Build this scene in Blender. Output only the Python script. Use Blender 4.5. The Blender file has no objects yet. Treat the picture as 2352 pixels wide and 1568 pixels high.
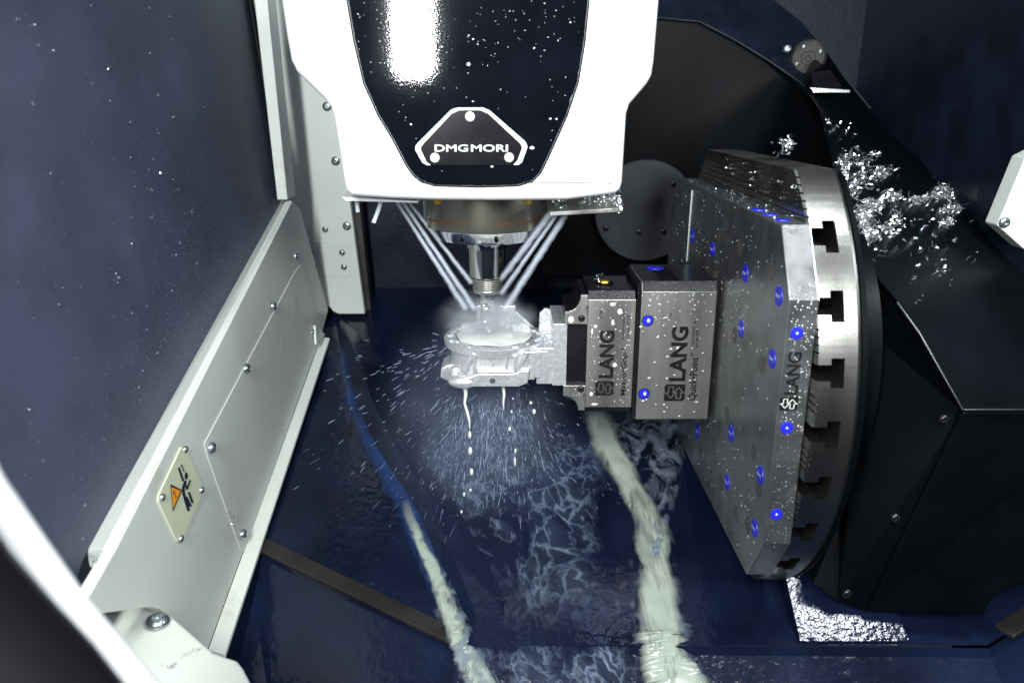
import bpy, bmesh, math, random
from mathutils import Vector, Matrix, noise
from mathutils.bvhtree import BVHTree
random.seed(7)
R = math.radians
scene = bpy.context.scene
# ------------------------------------------------------------------ camera
CZ = 1.5                                   # camera height (m)
FPX, TH = 1790.0, R(18)                    # focal length in 2352-px-wide photo pixels, downward pitch
cam_d = bpy.data.cameras.new('camera'); cam = bpy.data.objects.new('camera', cam_d)
scene.collection.objects.link(cam); scene.camera = cam
cam.location = (0, 0, CZ); cam.rotation_euler = (R(90) - TH, 0, 0)
cam_d.sensor_width = 36; cam_d.lens = 36 * FPX / 2352
cam_d.clip_start = .02; cam_d.clip_end = 50
cam_d.dof.use_dof = True; cam_d.dof.focus_distance = 1.02; cam_d.dof.aperture_fstop = 5.0
# ------------------------------------------------------------------ world + lamps + exposure
world = bpy.data.worlds.new('World'); scene.world = world; world.use_nodes = True
world.node_tree.nodes['Background'].inputs[0].default_value = (.50, .60, .85, 1)
world.node_tree.nodes['Background'].inputs[1].default_value = .035
def area(name, loc, target, sx, sy, power, col=(1, .98, .95)):
    l = bpy.data.lights.new(name, 'AREA'); l.shape = 'RECTANGLE'; l.size = sx; l.size_y = sy
    l.energy = power; l.color = col
    o = bpy.data.objects.new(name, l); scene.collection.objects.link(o)
    o.location = loc; o.rotation_euler = (Vector(target) - Vector(loc)).to_track_quat('-Z', 'Y').to_euler()
    return o
area('work_light_strip', (-.235, -.30, CZ + .38), (.02, 1.0, CZ + .10), .07, .70, 32, (.95, .98, 1))
area('fill_light_side', (.48, -.15, CZ + .30), (-.30, .95, CZ - .35), .30, .30, 12.5, (.95, .98, 1))  # added fill light for the cream side panel
area('ceiling_light_strip', (.60, .40, CZ + 1.0), (.35, .95, CZ - .6), .25, .25, 5, (.92, .96, 1))
area('glint_light_wall', (.64, .70, CZ - .02), (.40, .86, CZ - .62), .09, .14, 3.8, (.92, .96, 1))  # added lamp, placed only to make the wet floor glint
area('blue_fill_rear', (-.05, 1.25, CZ + .75), (.0, 1.05, CZ - .7), .7, .10, 1.3, (.5, .66, 1))  # added blue lamp that tints the floor
vs = scene.view_settings
vs.view_transform = 'Standard'; vs.look = 'None'; vs.exposure = 0; vs.gamma = 1
scene.cycles.use_denoising = True
scene.cycles.max_bounces = 8; scene.cycles.transparent_max_bounces = 16
scene.cycles.volume_bounces = 1; scene.cycles.sample_clamp_indirect = 4
# ------------------------------------------------------------------ pixel -> place
def _ray(px, py, th):
    u = (px - 1176) / FPX; w = -(py - 784) / FPX; c, s = math.cos(th), math.sin(th)
    return Vector((u, c + w * s, -s + w * c))
def W(px, py, X=None, Y=None, Z=None, th=TH):
    d = _ray(px, py, th)
    t = X / d.x if X is not None else (Y / d.y if Y is not None else Z / d.z)
    return Vector((d.x * t, d.y * t, d.z * t + CZ))
F0, FS = -.875, .29                         # chute floor: z = F0 + FS*y below camera height
def WF(px, py, dz=0.0):
    d = _ray(px, py, TH); t = (F0 + dz) / (d.z - FS * d.y)
    return Vector((d.x * t, d.y * t, d.z * t + CZ))
TC = Vector((0, 1.0293, CZ - .336)); TROT = R(-1)      # table centre; its rotary axis is turned by one degree
def T(px, py, X=None, Y=None, Z=None):                  # local coordinates of the table assembly
    d = _ray(px, py, R(17))
    if X is not None: t = X / d.x
    elif Y is not None: t = (Y + 1.035) / d.y
    else: t = (Z - .318) / d.z
    return Vector((d.x * t, d.y * t - 1.035, d.z * t + .318))
# ------------------------------------------------------------------ materials
MATS = {}
def pmat(name, col, rough=.4, metal=0., var=.12, vs_=18, bump=0., bs=300, rvar=.08, coat=0., spec=.5, stain=None, stain_s=30, stain_t=.62, stretch=(1, 1, 1)):
    m = bpy.data.materials.new(name); m.use_nodes = True; nt = m.node_tree; N = nt.nodes; L = nt.links
    b = N['Principled BSDF']; b.inputs['Metallic'].default_value = metal
    b.inputs['Specular IOR Level'].default_value = spec
    b.inputs['Coat Weight'].default_value = coat; b.inputs['Coat Roughness'].default_value = .04
    tc = N.new('ShaderNodeTexCoord'); mp = N.new('ShaderNodeMapping'); mp.inputs['Scale'].default_value = stretch
    L.new(tc.outputs['Object'], mp.inputs[0])
    n1 = N.new('ShaderNodeTexNoise'); n1.inputs['Scale'].default_value = vs_; n1.inputs['Detail'].default_value = 6
    L.new(mp.outputs[0], n1.inputs['Vector'])
    r = N.new('ShaderNodeValToRGB'); r.color_ramp.elements[0].position = .3; r.color_ramp.elements[1].position = .7
    r.color_ramp.elements[0].color = [c * (1 - var) for c in col] + [1]
    r.color_ramp.elements[1].color = [min(1, c * (1 + var)) for c in col] + [1]
    L.new(n1.outputs['Fac'], r.inputs[0]); out = r.outputs[0]
    if stain:
        n3 = N.new('ShaderNodeTexNoise'); n3.inputs['Scale'].default_value = stain_s; n3.inputs['Detail'].default_value = 8; n3.inputs['Roughness'].default_value = .7
        L.new(mp.outputs[0], n3.inputs['Vector'])
        r3 = N.new('ShaderNodeValToRGB'); r3.color_ramp.elements[0].position = stain_t; r3.color_ramp.elements[1].position = stain_t + .07
        L.new(n3.outputs['Fac'], r3.inputs[0])
        mx = N.new('ShaderNodeMix'); mx.data_type = 'RGBA'; L.new(r3.outputs[0], mx.inputs['Factor'])
        L.new(out, mx.inputs['A']); mx.inputs['B'].default_value = (*stain, 1); out = mx.outputs['Result']
    L.new(out, b.inputs['Base Color'])
    mr = N.new('ShaderNodeMapRange'); mr.inputs['To Min'].default_value = max(.02, rough - rvar); mr.inputs['To Max'].default_value = rough + rvar
    L.new(n1.outputs['Fac'], mr.inputs['Value']); L.new(mr.outputs[0], b.inputs['Roughness'])
    if bump:
        n2 = N.new('ShaderNodeTexNoise'); n2.inputs['Scale'].default_value = bs; n2.inputs['Detail'].default_value = 3
        L.new(mp.outputs[0], n2.inputs['Vector'])
        bp = N.new('ShaderNodeBump'); bp.inputs['Strength'].default_value = bump; bp.inputs['Distance'].default_value = .002
        L.new(n2.outputs['Fac'], bp.inputs['Height']); L.new(bp.outputs[0], b.inputs['Normal'])
        if coat: L.new(bp.outputs[0], b.inputs['Coat Normal'])
    MATS[name] = m; return m
pmat('white_paint', (.84, .85, .86), .32, var=.02, bump=.04, bs=500, coat=.3)
pmat('black_gloss', (.003, .004, .007), .05, var=.3, bump=.02, bs=420, rvar=.02, coat=1)
pmat('black_plate', (.003, .003, .005), .25, var=.2, spec=.2)
pmat('silver_print', (.66, .68, .66), .4, var=.06)
pmat('cream_paint', (.56, .60, .545), .38, var=.05, vs_=6, bump=.12, bs=420, stain=(.50, .52, .46), stain_s=9, stain_t=.60)
pmat('navy_paint', (.0065, .010, .020), .36, var=.35, vs_=14, bump=.25, bs=160, rvar=.12, spec=.25)
pmat('navy_wet', (.0045, .0078, .023), .16, var=.45, vs_=9, bump=.55, bs=70, rvar=.09)
pmat('window_film', (.032, .042, .072), .48, var=.25, vs_=10, bump=.35, bs=650, rvar=.12, spec=.6)
pmat('black_rubber', (.002, .002, .003), .6, var=.2, spec=.15)
pmat('dark_housing', (.0016, .0024, .0032), .36, var=.3, vs_=12, bump=.05, bs=220, rvar=.1, spec=.06)
pmat('steel', (.46, .46, .43), .34, .88, var=.24, vs_=25, bump=.05, bs=900, rvar=.12, stretch=(1, 1, .12), stain=(.66, .66, .62), stain_s=26, stain_t=.63)
pmat('plate_steel', (.37, .38, .385), .30, .93, var=.18, vs_=30, bump=.12, bs=700, rvar=.1, stain=(.50, .51, .50), stain_s=60, stain_t=.64)
pmat('disc_steel', (.36, .36, .335), .27, 1.0, var=.12, vs_=16, bump=.04, bs=900, rvar=.1, stretch=(1, 1, .3))
pmat('nose_steel', (.40, .38, .31), .30, .95, var=.08, vs_=10, rvar=.05)
pmat('chrome', (.72, .72, .70), .12, 1, var=.06, vs_=20, rvar=.05)
pmat('aluminium', (.84, .85, .87), .28, .70, var=.07, vs_=160, bump=.26, bs=480, rvar=.12)
pmat('black_steel', (.010, .010, .013), .25, .2, var=.3, bump=.1, rvar=.1)
pmat('etch', (.010, .010, .010), .5, 0, var=.3, vs_=120, spec=.15)
pmat('blue_plastic', (.012, .018, .48), .4, var=.08)
pmat('blue_print', (.55, .60, .85), .5, var=.05)
pmat('hole_grey', (.10, .10, .095), .45, .4, var=.2)
pmat('brass', (.55, .36, .05), .35, .7, var=.1)
pmat('yellow_plastic', (.62, .36, .03), .4, var=.1)
pmat('orange_sign', (.72, .30, .01), .5, var=.05)
pmat('sign_ivory', (.56, .60, .42), .35, var=.04)
pmat('sign_ink', (.008, .012, .035), .5, var=.1)
pmat('brown_etch', (.15, .07, .02), .5, .2, var=.3)
pmat('bolt_zinc', (.36, .41, .42), .25, .9, var=.2, vs_=80)
pmat('strip_metal', (.040, .037, .035), .45, .5, var=.3, vs_=20, bump=.1)
pmat('grey_cover', (.035, .038, .044), .45, .3, var=.25, vs_=18, bump=.1, bs=200)
pmat('swarf', (.90, .91, .93), .22, .97, var=.1, vs_=200, rvar=.06)
pmat('milk', (.74, .77, .70), .18, var=.05, vs_=40, bump=.2, bs=60)
pmat('foam', (.80, .82, .78), .55, var=.05, vs_=120, bump=.5, bs=260)
pmat('hose_clear', (.62, .68, .72), .2, var=.05)
def bead_mat():
    m = bpy.data.materials.new('coolant_bead'); m.use_nodes = True
    b = m.node_tree.nodes['Principled BSDF']
    b.inputs['Base Color'].default_value = (.72, .78, .78, 1); b.inputs['Roughness'].default_value = .08
    b.inputs['Alpha'].default_value = .8; MATS['coolant_bead'] = m
    m2 = m.copy(); m2.name = 'spray_drop'; m2.node_tree.nodes['Principled BSDF'].inputs['Base Color'].default_value = (.42, .50, .66, 1); m2.node_tree.nodes['Principled BSDF'].inputs['Alpha'].default_value = .38; MATS['spray_drop'] = m2
bead_mat()
def film(name, col, rough, lo, hi, s1, s2, dens, aspect=(1, 1, 1), vor=True):
    """milky coolant film with holes: alpha from noise and cell edges"""
    m = bpy.data.materials.new(name); m.use_nodes = True; nt = m.node_tree; N = nt.nodes; L = nt.links
    b = N['Principled BSDF']; b.inputs['Base Color'].default_value = (*col, 1); b.inputs['Roughness'].default_value = rough
    tc = N.new('ShaderNodeTexCoord'); mp = N.new('ShaderNodeMapping'); mp.inputs['Scale'].default_value = aspect
    L.new(tc.outputs['Object'], mp.inputs[0])
    n = N.new('ShaderNodeTexNoise'); n.inputs['Scale'].default_value = s1; n.inputs['Detail'].default_value = 7; n.inputs['Roughness'].default_value = .65; n.inputs['Distortion'].default_value = .8
    L.new(mp.outputs[0], n.inputs['Vector'])
    mr = N.new('ShaderNodeMapRange'); mr.inputs['From Min'].default_value = lo; mr.inputs['From Max'].default_value = hi
    L.new(n.outputs['Fac'], mr.inputs['Value']); val = mr.outputs[0]
    if vor:
        add = N.new('ShaderNodeVectorMath'); add.operation = 'MULTIPLY_ADD'
        L.new(n.outputs['Color'], add.inputs[0]); add.inputs[1].default_value = (.12, .12, .12); L.new(mp.outputs[0], add.inputs[2])
        v = N.new('ShaderNodeTexVoronoi'); v.feature = 'DISTANCE_TO_EDGE'; v.inputs['Scale'].default_value = s2
        L.new(add.outputs[0], v.inputs['Vector'])
        e = N.new('ShaderNodeMapRange'); e.inputs['From Min'].default_value = .0; e.inputs['From Max'].default_value = .12
        e.inputs['To Min'].default_value = 1; e.inputs['To Max'].default_value = .16; L.new(v.outputs['Distance'], e.inputs['Value'])
        mu = N.new('ShaderNodeMath'); mu.operation = 'MULTIPLY'; L.new(val, mu.inputs[0]); L.new(e.outputs[0], mu.inputs[1]); val = mu.outputs[0]
    at = N.new('ShaderNodeAttribute'); at.attribute_name = 'edge'
    m2 = N.new('ShaderNodeMath'); m2.operation = 'MULTIPLY'; L.new(val, m2.inputs[0]); L.new(at.outputs['Fac'], m2.inputs[1])
    m3 = N.new('ShaderNodeMath'); m3.operation = 'MULTIPLY'; m3.use_clamp = True; L.new(m2.outputs[0], m3.inputs[0]); m3.inputs[1].default_value = dens
    L.new(m3.outputs[0], b.inputs['Alpha'])
    bp = N.new('ShaderNodeBump'); bp.inputs['Strength'].default_value = .35; bp.inputs['Distance'].default_value = .002
    L.new(n.outputs['Fac'], bp.inputs['Height']); L.new(bp.outputs[0], b.inputs['Normal'])
    MATS[name] = m
film('stream_milk', (.34, .39, .33), .12, .30, .52, 30, 10, 1.15, (1, .22, .22), False)
film('lit_fold_blue', (.025, .065, .20), .2, .25, .65, 16, 10, .62, (1, .4, .4), False)  # blue of the lit floor fold put into the film colour
film('film_pale', (.20, .25, .30), .15, .46, .60, 34, 10, .62, (1, .55, .55), False)
film('film_net', (.24, .31, .44), .2, .44, .62, 11, 34, .70, (1, .7, .7))
film('jet_milk', (.72, .79, .88), .3, .26, .68, 110, 10, .85, (1, 1, .12), False)
def vol_mat(name, dens, scale, lo, hi, col, radial):
    m = bpy.data.materials.new(name); m.use_nodes = True; nt = m.node_tree; N = nt.nodes; L = nt.links
    N.remove(N['Principled BSDF']); v = N.new('ShaderNodeVolumePrincipled'); v.inputs['Color'].default_value = (*col, 1)
    tc = N.new('ShaderNodeTexCoord'); n = N.new('ShaderNodeTexNoise'); n.inputs['Scale'].default_value = scale; n.inputs['Detail'].default_value = 4
    L.new(tc.outputs['Object'], n.inputs['Vector'])
    mr = N.new('ShaderNodeMapRange'); mr.inputs['From Min'].default_value = lo; mr.inputs['From Max'].default_value = hi; mr.inputs['To Max'].default_value = dens
    L.new(n.outputs['Fac'], mr.inputs['Value'])
    ln = N.new('ShaderNodeVectorMath'); ln.operation = 'LENGTH'; L.new(tc.outputs['Object'], ln.inputs[0])
    f = N.new('ShaderNodeMapRange'); f.interpolation_type = 'SMOOTHSTEP'; f.inputs['From Min'].default_value = .0; f.inputs['From Max'].default_value = 1
    f.inputs['To Min'].default_value = 1; f.inputs['To Max'].default_value = 0; L.new(ln.outputs['Value'], f.inputs['Value'])
    mu = N.new('ShaderNodeMath'); mu.operation = 'MULTIPLY'; L.new(mr.outputs[0], mu.inputs[0]); L.new(f.outputs[0], mu.inputs[1])
    L.new(mu.outputs[0], v.inputs['Density']); L.new(v.outputs[0], N['Material Output'].inputs['Volume'])
    MATS[name] = m
# ------------------------------------------------------------------ mesh builder
class MB:
    def __init__(s): s.v = []; s.f = []
    def add(s, vs, fs):
        o = len(s.v); s.v += [tuple(v) for v in vs]; s.f += [[o + i for i in f] for f in fs]; return s
    def box(s, a, b):
        x0, y0, z0 = a; x1, y1, z1 = b
        return s.add([(x0, y0, z0), (x1, y0, z0), (x1, y1, z0), (x0, y1, z0), (x0, y0, z1), (x1, y0, z1), (x1, y1, z1), (x0, y1, z1)],
                     [(3, 2, 1, 0), (4, 5, 6, 7), (0, 1, 5, 4), (1, 2, 6, 5), (2, 3, 7, 6), (3, 0, 4, 7)])
    def slab(s, pts, off):                       # polygon thickened by a vector
        n = len(pts); off = Vector(off); vs = [Vector(p) for p in pts] + [Vector(p) + off for p in pts]
        return s.add(vs, [list(range(n)), list(range(2 * n - 1, n - 1, -1))] + [(i, i + n, (i + 1) % n + n, (i + 1) % n) for i in range(n)])
    def rings(s, rings, cap0=True, cap1=True, closed=True):
        n = len(rings[0]); o = len(s.v)
        for r in rings: s.v += [tuple(p) for p in r]
        for k in range(len(rings) - 1):
            for i in range(n if closed else n - 1):
                j = (i + 1) % n; s.f.append([o + k * n + i, o + k * n + j, o + (k + 1) * n + j, o + (k + 1) * n + i])
        if cap0: s.f.append([o + i for i in reversed(range(n))])
        if cap1: s.f.append([o + (len(rings) - 1) * n + i for i in range(n)])
        return s
    def tube(s, path, rad, n=12, cap=True):
        path = [Vector(p) for p in path]; rr = []
        for i, p in enumerate(path):
            d = (path[min(i + 1, len(path) - 1)] - path[max(i - 1, 0)]).normalized()
            a = d.orthogonal().normalized() if i == 0 else (pa - d * pa.dot(d)).normalized()
            pa = a; b = d.cross(a); r = rad[i] if isinstance(rad, (list, tuple)) else rad
            rr.append([p + (a * math.cos(t) + b * math.sin(t)) * r for t in (2 * math.pi * k / n for k in range(n))])
        return s.rings(rr, cap, cap)
    def lathe(s, prof, n=48, c=(0, 0, 0), axis='Z', cap0=True, cap1=True):
        c = Vector(c); rr = []
        for r, h in prof:
            ring = []
            for k in range(n):
                t = 2 * math.pi * k / n; a, b = r * math.cos(t), r * math.sin(t)
                ring.append(c + Vector({'Z': (a, b, h), 'X': (h, a, b), 'Y': (b, h, a)}[axis]))
            rr.append(ring)
        return s.rings(rr, cap0, cap1)
    def blob(s, c, r, ax=None, seg=8, rg=5, sc=(1, 1, 1)):
        c = Vector(c); M = ax or Matrix.Identity(3); o = len(s.v)
        for i in range(rg + 1):
            ph = math.pi * i / rg
            for k in range(seg):
                t = 2 * math.pi * k / seg
                s.v.append(tuple(c + M @ Vector((r * sc[0] * math.sin(ph) * math.cos(t), r * sc[1] * math.sin(ph) * math.sin(t), r * sc[2] * math.cos(ph)))))
        for i in range(rg):
            for k in range(seg):
                s.f.append([o + i * seg + k, o + (i + 1) * seg + k, o + (i + 1) * seg + (k + 1) % seg, o + i * seg + (k + 1) % seg])
        return s
    def build(s, name, mat, parent=None, smooth=None, bevel=0, seg=2, kind=None):
        me = bpy.data.meshes.new(name); me.from_pydata(s.v, [], s.f); me.validate()
        bm = bmesh.new(); bm.from_mesh(me); bmesh.ops.remove_doubles(bm, verts=bm.verts, dist=1e-6)
        bmesh.ops.recalc_face_normals(bm, faces=bm.faces); bm.to_mesh(me); bm.free()
        me.materials.append(MATS[mat]); o = bpy.data.objects.new(name, me); scene.collection.objects.link(o)
        if parent: o.parent = parent
        if smooth:
            me.shade_smooth(); me.set_sharp_from_angle(angle=R(smooth))
        if bevel:
            b = o.modifiers.new('bevel', 'BEVEL'); b.width = bevel; b.segments = seg; b.limit_method = 'ANGLE'; b.angle_limit = R(35)
        if kind: o['kind'] = kind
        return o
def thing(name, label, cat, loc=(0, 0, 0), rot=(0, 0, 0), group=None):
    o = bpy.data.objects.new(name, None); scene.collection.objects.link(o); o.empty_display_size = .02
    o.location = loc; o.rotation_euler = rot; o['label'] = label; o['category'] = cat
    if group: o['group'] = group
    return o
def tag(o, label, cat, group=None, kind=None):
    o['label'] = label; o['category'] = cat
    if group: o['group'] = group
    if kind: o['kind'] = kind
    return o
def struct(o): o['kind'] = 'structure'; return o
def tthing(name, label, cat, group=None): return thing(name, label, cat, TC, (TROT, 0, 0), group)
def text(s, name, mat, parent, o, xa, ya, w, h, bold=.012, lift=.0004):
    cu = bpy.data.curves.new(name, 'FONT'); cu.body = s; cu.size = 1; cu.offset = bold; cu.resolution_u = 3
    t = bpy.data.objects.new(name, cu); scene.collection.objects.link(t)
    bpy.context.view_layer.update()
    me = bpy.data.meshes.new_from_object(t.evaluated_get(bpy.context.evaluated_depsgraph_get()))
    bpy.data.objects.remove(t); bpy.data.curves.remove(cu)
    xs = [v.co.x for v in me.vertices]; ys = [v.co.y for v in me.vertices]
    x0, x1, y0, y1 = min(xs), max(xs), min(ys), max(ys); xa = Vector(xa); ya = Vector(ya); n = xa.cross(ya)
    for v in me.vertices:
        v.co = Vector(o) + xa * ((v.co.x - x0) / (x1 - x0) * w) + ya * ((v.co.y - y0) / (y1 - y0) * h) + n * lift
    me.materials.clear(); me.materials.append(MATS[mat]); me.name = name
    ob = bpy.data.objects.new(name, me); scene.collection.objects.link(ob); ob.parent = parent; return ob
def bolt(parent, c, n, r, h, mat='bolt_zinc', name='bolt', socket=True):
    n = Vector(n).normalized(); a = n.orthogonal().normalized(); b = n.cross(a); c = Vector(c)
    ring = lambda rr, hh, k=14: [c + n * hh + (a * math.cos(2 * math.pi * i / k) + b * math.sin(2 * math.pi * i / k)) * rr for i in range(k)]
    m = MB(); prof = [(r, 0), (r * .97, h * .45), (r * .75, h * .85), (r * .5, h)]
    if socket: prof += [(r * .42, h), (r * .38, h * .45)]
    m.rings([ring(q, e) for q, e in prof], False, True)
    return m.build(name, mat, parent, smooth=40)
NY = Vector((0, -1, 0)); NX = Vector((-1, 0, 0)); PX = Vector((1, 0, 0))
# ================================================================== SETTING
# chute floor, folded along the coolant channel
V = [WF(*p) for p in ((766, 715), (790, 840), (812, 935), (862, 1045), (925, 1140), (985, 1280), (1035, 1410), (1066, 1478))]
h_ = [0, .010, .018, .020, .018, .010, .004, 0]
V2 = [Vector((v.x + .012 + .02 * (h > 0) , v.y - .004, v.z + h)) for v, h in zip(V, h_)]
fz = lambda x, y: CZ + F0 + FS * y
Pf = lambda x, y, dz=0: Vector((x, y, fz(x, y) + dz))
m = MB(); left = [Pf(-.40, 1.66), V[0]] + V[1:] + [Pf(-.075, .795), Pf(-.37, .945), Pf(-.40, .96)]
m.add(left, [list(range(len(left)))])
for i in range(len(V) - 1): m.add([V[i], V[i + 1], V2[i + 1], V2[i]], [(0, 1, 2, 3)])
V3 = [Vector((v.x + .05, v.y - .006, fz(v.x, v.y - .006))) for v in V2]
for i in range(len(V) - 1): m.add([V2[i], V2[i + 1], V3[i + 1], V3[i]], [(0, 1, 2, 3)])
right = V3 + [Pf(.01, .79, 0), Pf(.58, .79), Pf(.70, .85), Pf(.70, 1.66), Pf(-.36, 1.66)]
m.add(right, [list(range(len(right)))])
flo = struct(m.build('floor', 'navy_wet'))
edge = [Vector((-.40, .958, fz(0, .958))), Vector((-.37, .945, fz(0, .945))), Vector((-.07, .792, fz(0, .792))), Vector((.58, .786, fz(0, .786))), Vector((.72, .856, fz(0, .856)))]
m = MB(); low = [Vector((e.x, .25, CZ - 1.06)) for e in edge]
drop = [e - Vector((0, .005, .010)) for e in edge]
for i in range(4):
    m.add([edge[i], edge[i + 1], drop[i + 1], drop[i]], [(0, 1, 2, 3)])
    m.add([drop[i], drop[i + 1], low[i + 1], low[i]], [(0, 1, 2, 3)])
struct(m.build('floor_front', 'navy_wet'))
# the steel edge strips of the chute
for i, (a, b, lab) in enumerate(((edge[1], edge[2], 'brown steel edging strip on the chute floor beside the cream panel'), (edge[3].lerp(edge[4], .22), edge[4], 'short brown steel edging strip on the floor below the swivel arm'))):
    d = (b - a).normalized(); s_ = Vector((d.y, -d.x, 0)).normalized() * .018
    m = MB().slab([a - s_, b - s_, b + s_ * .4, a + s_ * .4], (0, 0, .006)); tag(m.build('edging_strip', 'strip_metal', bevel=.0015), lab, 'metal strip')
pmat('wet_sheet', (.006, .010, .028), .11, var=.4, vs_=14, bump=.55, bs=150, rvar=.06)
zf = fz(0, .792)
m = MB().slab([(.352, .792, zf + .004), (.485, .792, zf + .004), (.445, 1.02, zf + .004 + .150), (.352, 1.02, zf + .004 + .150)], (0, .004, -.01)); struct(m.build('floor_glint_sheet', 'wet_sheet'))  # added sheet, tilted to throw a lamp glint towards the camera
# walls
m = MB().slab([(-.60, 1.62, CZ - .62), (.74, 1.62, CZ - .62), (.74, 1.62, CZ + .85), (-.60, 1.62, CZ + .85)], (0, .02, 0)); wb = struct(m.build('wall_back', 'navy_paint'))
m = MB().slab([(.68, .45, CZ - 1.0), (.68, 1.62, CZ - .62), (.68, 1.62, CZ + .85), (.68, .45, CZ + .85)], (.02, 0, 0)); wr = struct(m.build('wall_right', 'navy_paint'))
# ---- cream rear pillar
pil = thing('pillar', 'tall cream painted steel pillar with zinc bolts beside the window', 'pillar', W(780, 720, Y=1.50))
pl = pil.location.copy(); PY = 1.50
q = [W(x, y, Y=PY) - pl for x, y in ((520, -160), (770, -160), (776, 245), (806, 480), (838, 721), (778, 721), (766, 716), (757, 705), (640, 705))]
MB().slab(q, (0, .02, 0)).build('pillar_plate', 'cream_paint', pil, bevel=.002)
q = [W(x, y, Y=PY + .03) - pl for x, y in ((770, -160), (806, 470), (838, 712), (852, 712), (826, 470), (800, -160))]
MB().slab(q, (0, .03, 0)).build('seal', 'strip_metal', pil)
for x, y in ((751, 245), (771, 370), (797, 519), (747, 527)): bolt(pil, W(x, y, Y=PY) - pl, NY, .0085 if x != 747 else .0062, .004)
cv = MB().slab([W(x, y, Y=PY - .0015) - pl for x, y in ((702, 560), (708, 553), (794, 553), (801, 560), (807, 628), (802, 635), (722, 636), (714, 630))], (0, .0012, 0)).build('cover_plate', 'cream_paint', pil, bevel=.0005)
for x, y in ((717, 580), (786, 580), (720, 612), (790, 613)): bolt(cv, W(x, y, Y=PY - .0015) - pl, NY, .0062, .004)
# ---- left wall: cream lower panel, sill and dark window
XL = -.36
wl = thing('side_panel', 'cream sheet steel side panel with a sloping sill below the dark window', 'panel', W(620, 900, X=XL))
po = wl.location.copy()
L = lambda x, y, X=XL: W(x, y, X=X) - po
body = [L(x, y) for x, y in ((671, 462), (690, 482), (754, 712), (738, 772), (478, 1490), (372, 1400), (352, 1392), (176, 1416), (262, 1268))]
pan = MB().slab(body, (-.012, 0, 0)).build('panel_sheet', 'cream_paint', wl, bevel=.0015)
# sill: bevel strip then ledge that leans back to the glass
a0, a1 = (671, 462), (262, 1268)
mid0, mid1 = (664, 459), (238, 1264); out0, out1 = (650, 452), (196, 1262)
pA, pB = L(*a0), L(*a1); pC, pD = L(*mid0, X=XL - .006), L(*mid1, X=XL - .006); pE, pF = L(*out0, X=XL - .034), L(*out1, X=XL - .034)
m = MB(); dn = Vector((0, 0, -.02))
m.rings([[pA, pC, pE, pE + dn, pA + dn + Vector((-.01, 0, 0))], [pB, pD, pF, pF + dn, pB + dn + Vector((-.01, 0, 0))]])
m.build('sill', 'cream_paint', wl, bevel=.003, seg=3)
# bottom flange
fa, fb = [(738, 772), (478, 1490)], [(757, 776), (517, 1502)]
m = MB().slab([L(*fa[0]), L(*fa[1]), L(*fb[1], X=XL + .018), L(*fb[0], X=XL + .018)], (0, 0, -.006)); m.build('flange', 'cream_paint', wl, bevel=.001)
m = MB().slab([L(720, 748, XL + .002), L(730, 756, XL + .002), L(742, 768, XL + .006), L(722, 790, XL + .006)], (.004, 0, 0)); m.build('tab', 'cream_paint', wl)
cov = MB().slab([L(x, y, XL + .0014) for x, y in ((676, 628), (690, 609), (698, 613), (741, 760), (560, 1268), (553, 1262), (478, 1050), (469, 1020))], (-.0012, 0, 0)).build('access_cover', 'cream_paint', wl, bevel=.0004)
for x, y in ((679, 588), (716, 763)): bolt(wl, L(x, y), PX, .0068, .0045)
for x, y in ((627, 703), (565, 846), (485, 1028), (557, 1226)): bolt(cov, L(x, y, XL + .0022), PX, .0072, .005)
# front ledge
led = MB().slab([W(x, y, Z=-.52) for x, y in ((-60, 1470), (170, 1405), (352, 1380), (372, 1392), (492, 1496), (545, 1514), (558, 1530), (640, 1690), (-60, 1690))], (0, 0, -.05)).build('front_ledge', 'cream_paint', bevel=.004, seg=3)
tag(led, 'cream painted front ledge with a chamfered corner below the side panel', 'ledge')
for c_, (x, y) in enumerate(((362, 1430),)): 
    lt = bolt(None, W(x, y, Z=-.518), (0, 0, 1), .012, .008, name='latch_knob'); tag(lt, 'blurred zinc knob on the cream front ledge', 'knob')
# dark window pane (tilted outward as it rises) with its seal and frame bar
win = thing('door_window', 'large dark blue tinted door window speckled with coolant drops', 'window', W(560, 500, X=-.40))
wo = win.location.copy()
G = lambda x, y, X: W(x, y, X=X) - wo
XW = XL - .030
pt = [G(652, 462, XW), G(188, 1290, XW), G(60, 1620, XW), G(-900, 1620, XW), G(-900, -220, XW - .10), G(545, -220, XW - .055), G(572, 0, XW - .045)]
b0, b1 = G(652, 462, XW), G(188, 1290, XW)
# one plane through the sill line and the upper rear corner
top = G(556, -120, XW - .045)
nrm = (b1 - b0).cross(top - b0).normalized()
if nrm.x < 0: nrm = -nrm
def onpane(x, y, off=0.0):
    d = _ray(x, y, TH); o = Vector((0, 0, CZ)) - wo; t = ((b0 + nrm * off) - o).dot(nrm) / d.dot(nrm); return o + d * t
pane = MB().slab([onpane(x, y) for x, y in ((652, 462), (420, 876), (188, 1290), (60, 1700), (-160, 1700), (-160, -160), (548, -160))], -nrm * .008).build('pane', 'window_film', win)
m = MB().tube([onpane(548, -160, .004), onpane(574, 0, .004), onpane(651, 452, .004)], .0055, 8); m.build('seal', 'black_rubber', win, smooth=60)
m = MB()
e0, e1 = W(590, -160, Y=1.30) - wo, W(657, 459, Y=1.275) - wo
w_ = Vector((.016, 0, 0))
m.rings([[e0 - w_, e0 + w_ * .3, e0 + w_ * .3 + Vector((0, .05, 0)), e0 - w_ + Vector((0, .05, 0))], [e1 - w_ * .9, e1 + w_ * .15, e1 + w_ * .15 + Vector((0, .05, 0)), e1 - w_ * .9 + Vector((0, .05, 0))]])
m.build('frame_bar', 'cream_paint', win, bevel=.0015)
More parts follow.
